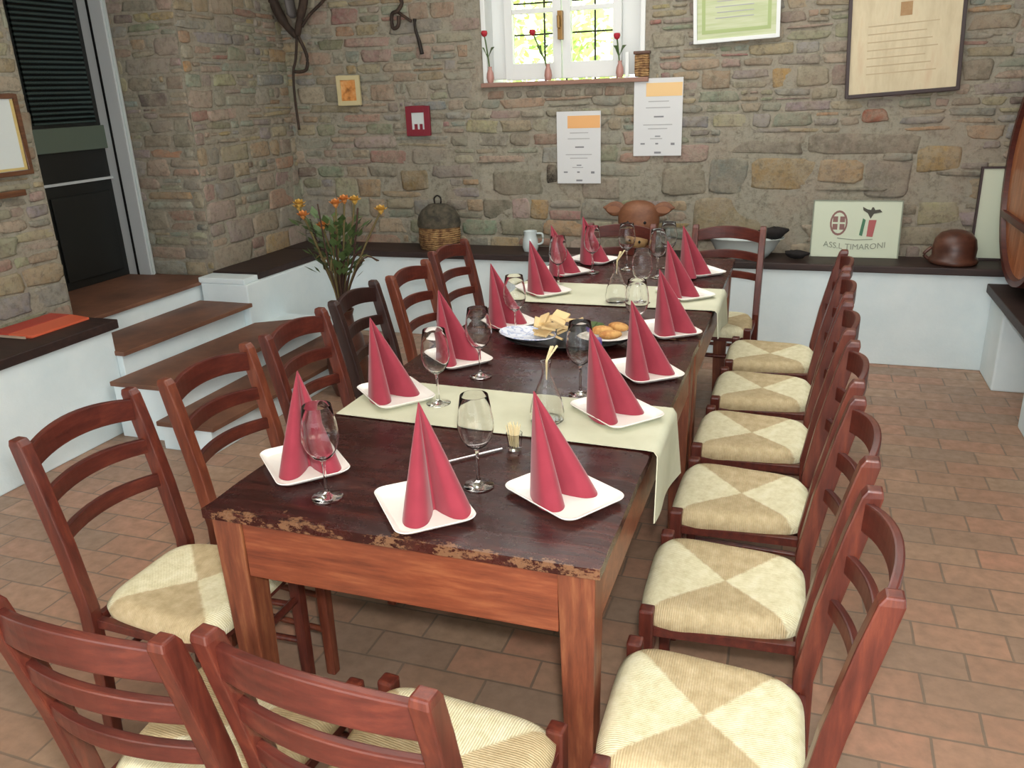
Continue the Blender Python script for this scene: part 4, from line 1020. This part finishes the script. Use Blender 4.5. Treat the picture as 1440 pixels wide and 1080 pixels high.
# red folder on the left ledge
t = thing('red_folder', (-3.235, 1.62, .6045), R_(0), 'red leather folder lying on the left ledge by the doorway', 'folder')
MB().bx(-.13, .0, -.17, .20, 0, .022).build('cover', 'redleather', t, bevel=.005)
b = MB(); b.hexa([(.003, -.17, 0), (.125, -.15, 0), (.125, .2, 0), (.003, .20, 0), (.003, -.17, .022), (.125, -.15, .012), (.125, .2, .012), (.003, .20, .022)]); b.build('flap', mat('orange_red_leather', srgb(206, 96, 66), .4), t, bevel=.003, label='lighter orange red flap')
MB().bx(-.12, .11, -.176, -.171, .003, .014).build('pages', mat('page_edges', srgb(176, 156, 136), .8), t)

# tall flower arrangement in the far left corner behind chairs
t = thing('flower_arrangement', (-2.10, 2.62, 0), 0, 'tall vase of orange and yellow flowers with dried stems behind the left chairs', 'flowers')
MB().lathe([(.0005, 0), (.09, 0), (.11, .06), (.12, .2), (.10, .34), (.06, .42), (.055, .47), (.065, .50), (.055, .50), (.045, .47), (.0005, .3)], 28).build('vase', 'clay', t, smooth=True, autos=60)
rg = random.Random(12)
FL = [((-.20, .0, 1.085), 'yellow'), ((-.15, -.05, 1.03), 'orange'), ((-.235, .05, 1.06), 'yellow'), ((.085, .0, 1.11), 'orange'), ((.12, .05, 1.10), 'yellow'), ((.29, .02, 1.055), 'yellow'), ((.06, -.05, 1.095), 'orange'), ((-.055, -.02, .97), 'orange')]
sm, sd = MB(), MB()
for p, c in FL:
    sm.tube(catmull([(rg.uniform(-.02, .02), rg.uniform(-.02, .02), .35), (p[0]*.15, p[1]*.3, .6), (p[0]*.6, p[1]*.7, .86), p], 5), .0055, 6)
for k in range(26):
    a = rg.uniform(0, 6.28); e = rg.uniform(.03, .24); zt = rg.uniform(.75, 1.12)
    q = (math.cos(a)*e+.04, math.sin(a)*e*.6, zt)
    (sd if k % 3 else sm).tube(catmull([(rg.uniform(-.025, .025), rg.uniform(-.025, .025), .32), (q[0]*.2, q[1]*.3, .6), (q[0]*.65, q[1]*.7, .8), q], 4), rg.uniform(.003, .006), 5)
sm.build('green_stems', 'stem', t, smooth=True); sd.build('dry_stems', 'stem_dark', t, smooth=True)
b = MB()
for k in range(190):
    a = rg.uniform(0, 6.28); e = rg.uniform(.02, .22); z = rg.uniform(.68, 1.0); c = Vector((math.cos(a)*e*(z-.4)*1.6, math.sin(a)*e*.6, z))
    dr = Vector((math.cos(a)*.6, math.sin(a)*.6, rg.uniform(.2, 1))).normalized(); L = rg.uniform(.04, .09); sd_ = dr.cross(Vector((0, 0, 1))).normalized()*L*.28
    b.add([c, c+dr*L*.5+sd_, c+dr*L, c+dr*L*.5-sd_], [(0, 1, 2, 3)])
tag(b.build('leaves', 'green_leaf', t), 'dense green leaves', kind='stuff')
for p, c in FL:
    b = MB()
    for k in range(16):
        a = k*2.4; el = .2+.07*k; R1 = .045
        dr = Vector((math.cos(a)*math.cos(el), math.sin(a)*math.cos(el), math.sin(el)*.7+.1)); s_ = Vector((-math.sin(a), math.cos(a), 0))*.016
        o_ = Vector(p); b.add([o_, o_+dr*R1*.6+s_, o_+dr*R1, o_+dr*R1*.6-s_], [(0, 1, 2, 3)])
    b.lathe([(.0005, -.02), (.014, -.005), (.016, .008), (.0005, .016)], 8, c=p)
    b.build('blossom', c, t)

# ------------------------------------------------------------ light
def area(name, loc, rot, size, sy_, e, col=(1, 1, 1)):
    l = bpy.data.lights.new(name, 'AREA'); l.shape = 'RECTANGLE'; l.size = size; l.size_y = sy_; l.energy = e; l.color = col
    o = bpy.data.objects.new(name, l); C.objects.link(o); o.location = loc; o.rotation_euler = rot; return o
sun = bpy.data.lights.new('sun', 'SUN'); sun.energy = 45; sun.angle = .01; sun.color = (1, .96, .86)
so = bpy.data.objects.new('sun', sun); C.objects.link(so); so.rotation_euler = Vector((.25, .8, -1.0)).to_track_quat('-Z', 'Y').to_euler()
fl_ = bpy.data.lights.new('camera_flash', 'POINT'); fl_.energy = 150; fl_.shadow_soft_size = .035; fl_.color = (1, .97, .93)
fo = bpy.data.objects.new('camera_flash', fl_); C.objects.link(fo); fo.location = Vector((.324, -1.324, 1.65))+u_*.09+r_*.03-Fw*.02
area('overhead_fill', (-.4, 2.3, 2.95), (0, 0, 0), 2.8, 2.4, 62, (1, .97, .92))  # added fill light under the ceiling, not a known fitting of the room
W_ = bpy.data.worlds.new('world'); bpy.context.scene.world = W_; W_.use_nodes = True
W_.node_tree.nodes['Background'].inputs[0].default_value = (.86, .93, 1, 1); W_.node_tree.nodes['Background'].inputs[1].default_value = 3.1
sc = bpy.context.scene
sc.view_settings.view_transform = 'Standard'; sc.view_settings.look = 'None'; sc.view_settings.gamma = 1; sc.view_settings.exposure = 0
sc.view_settings.use_curve_mapping = False
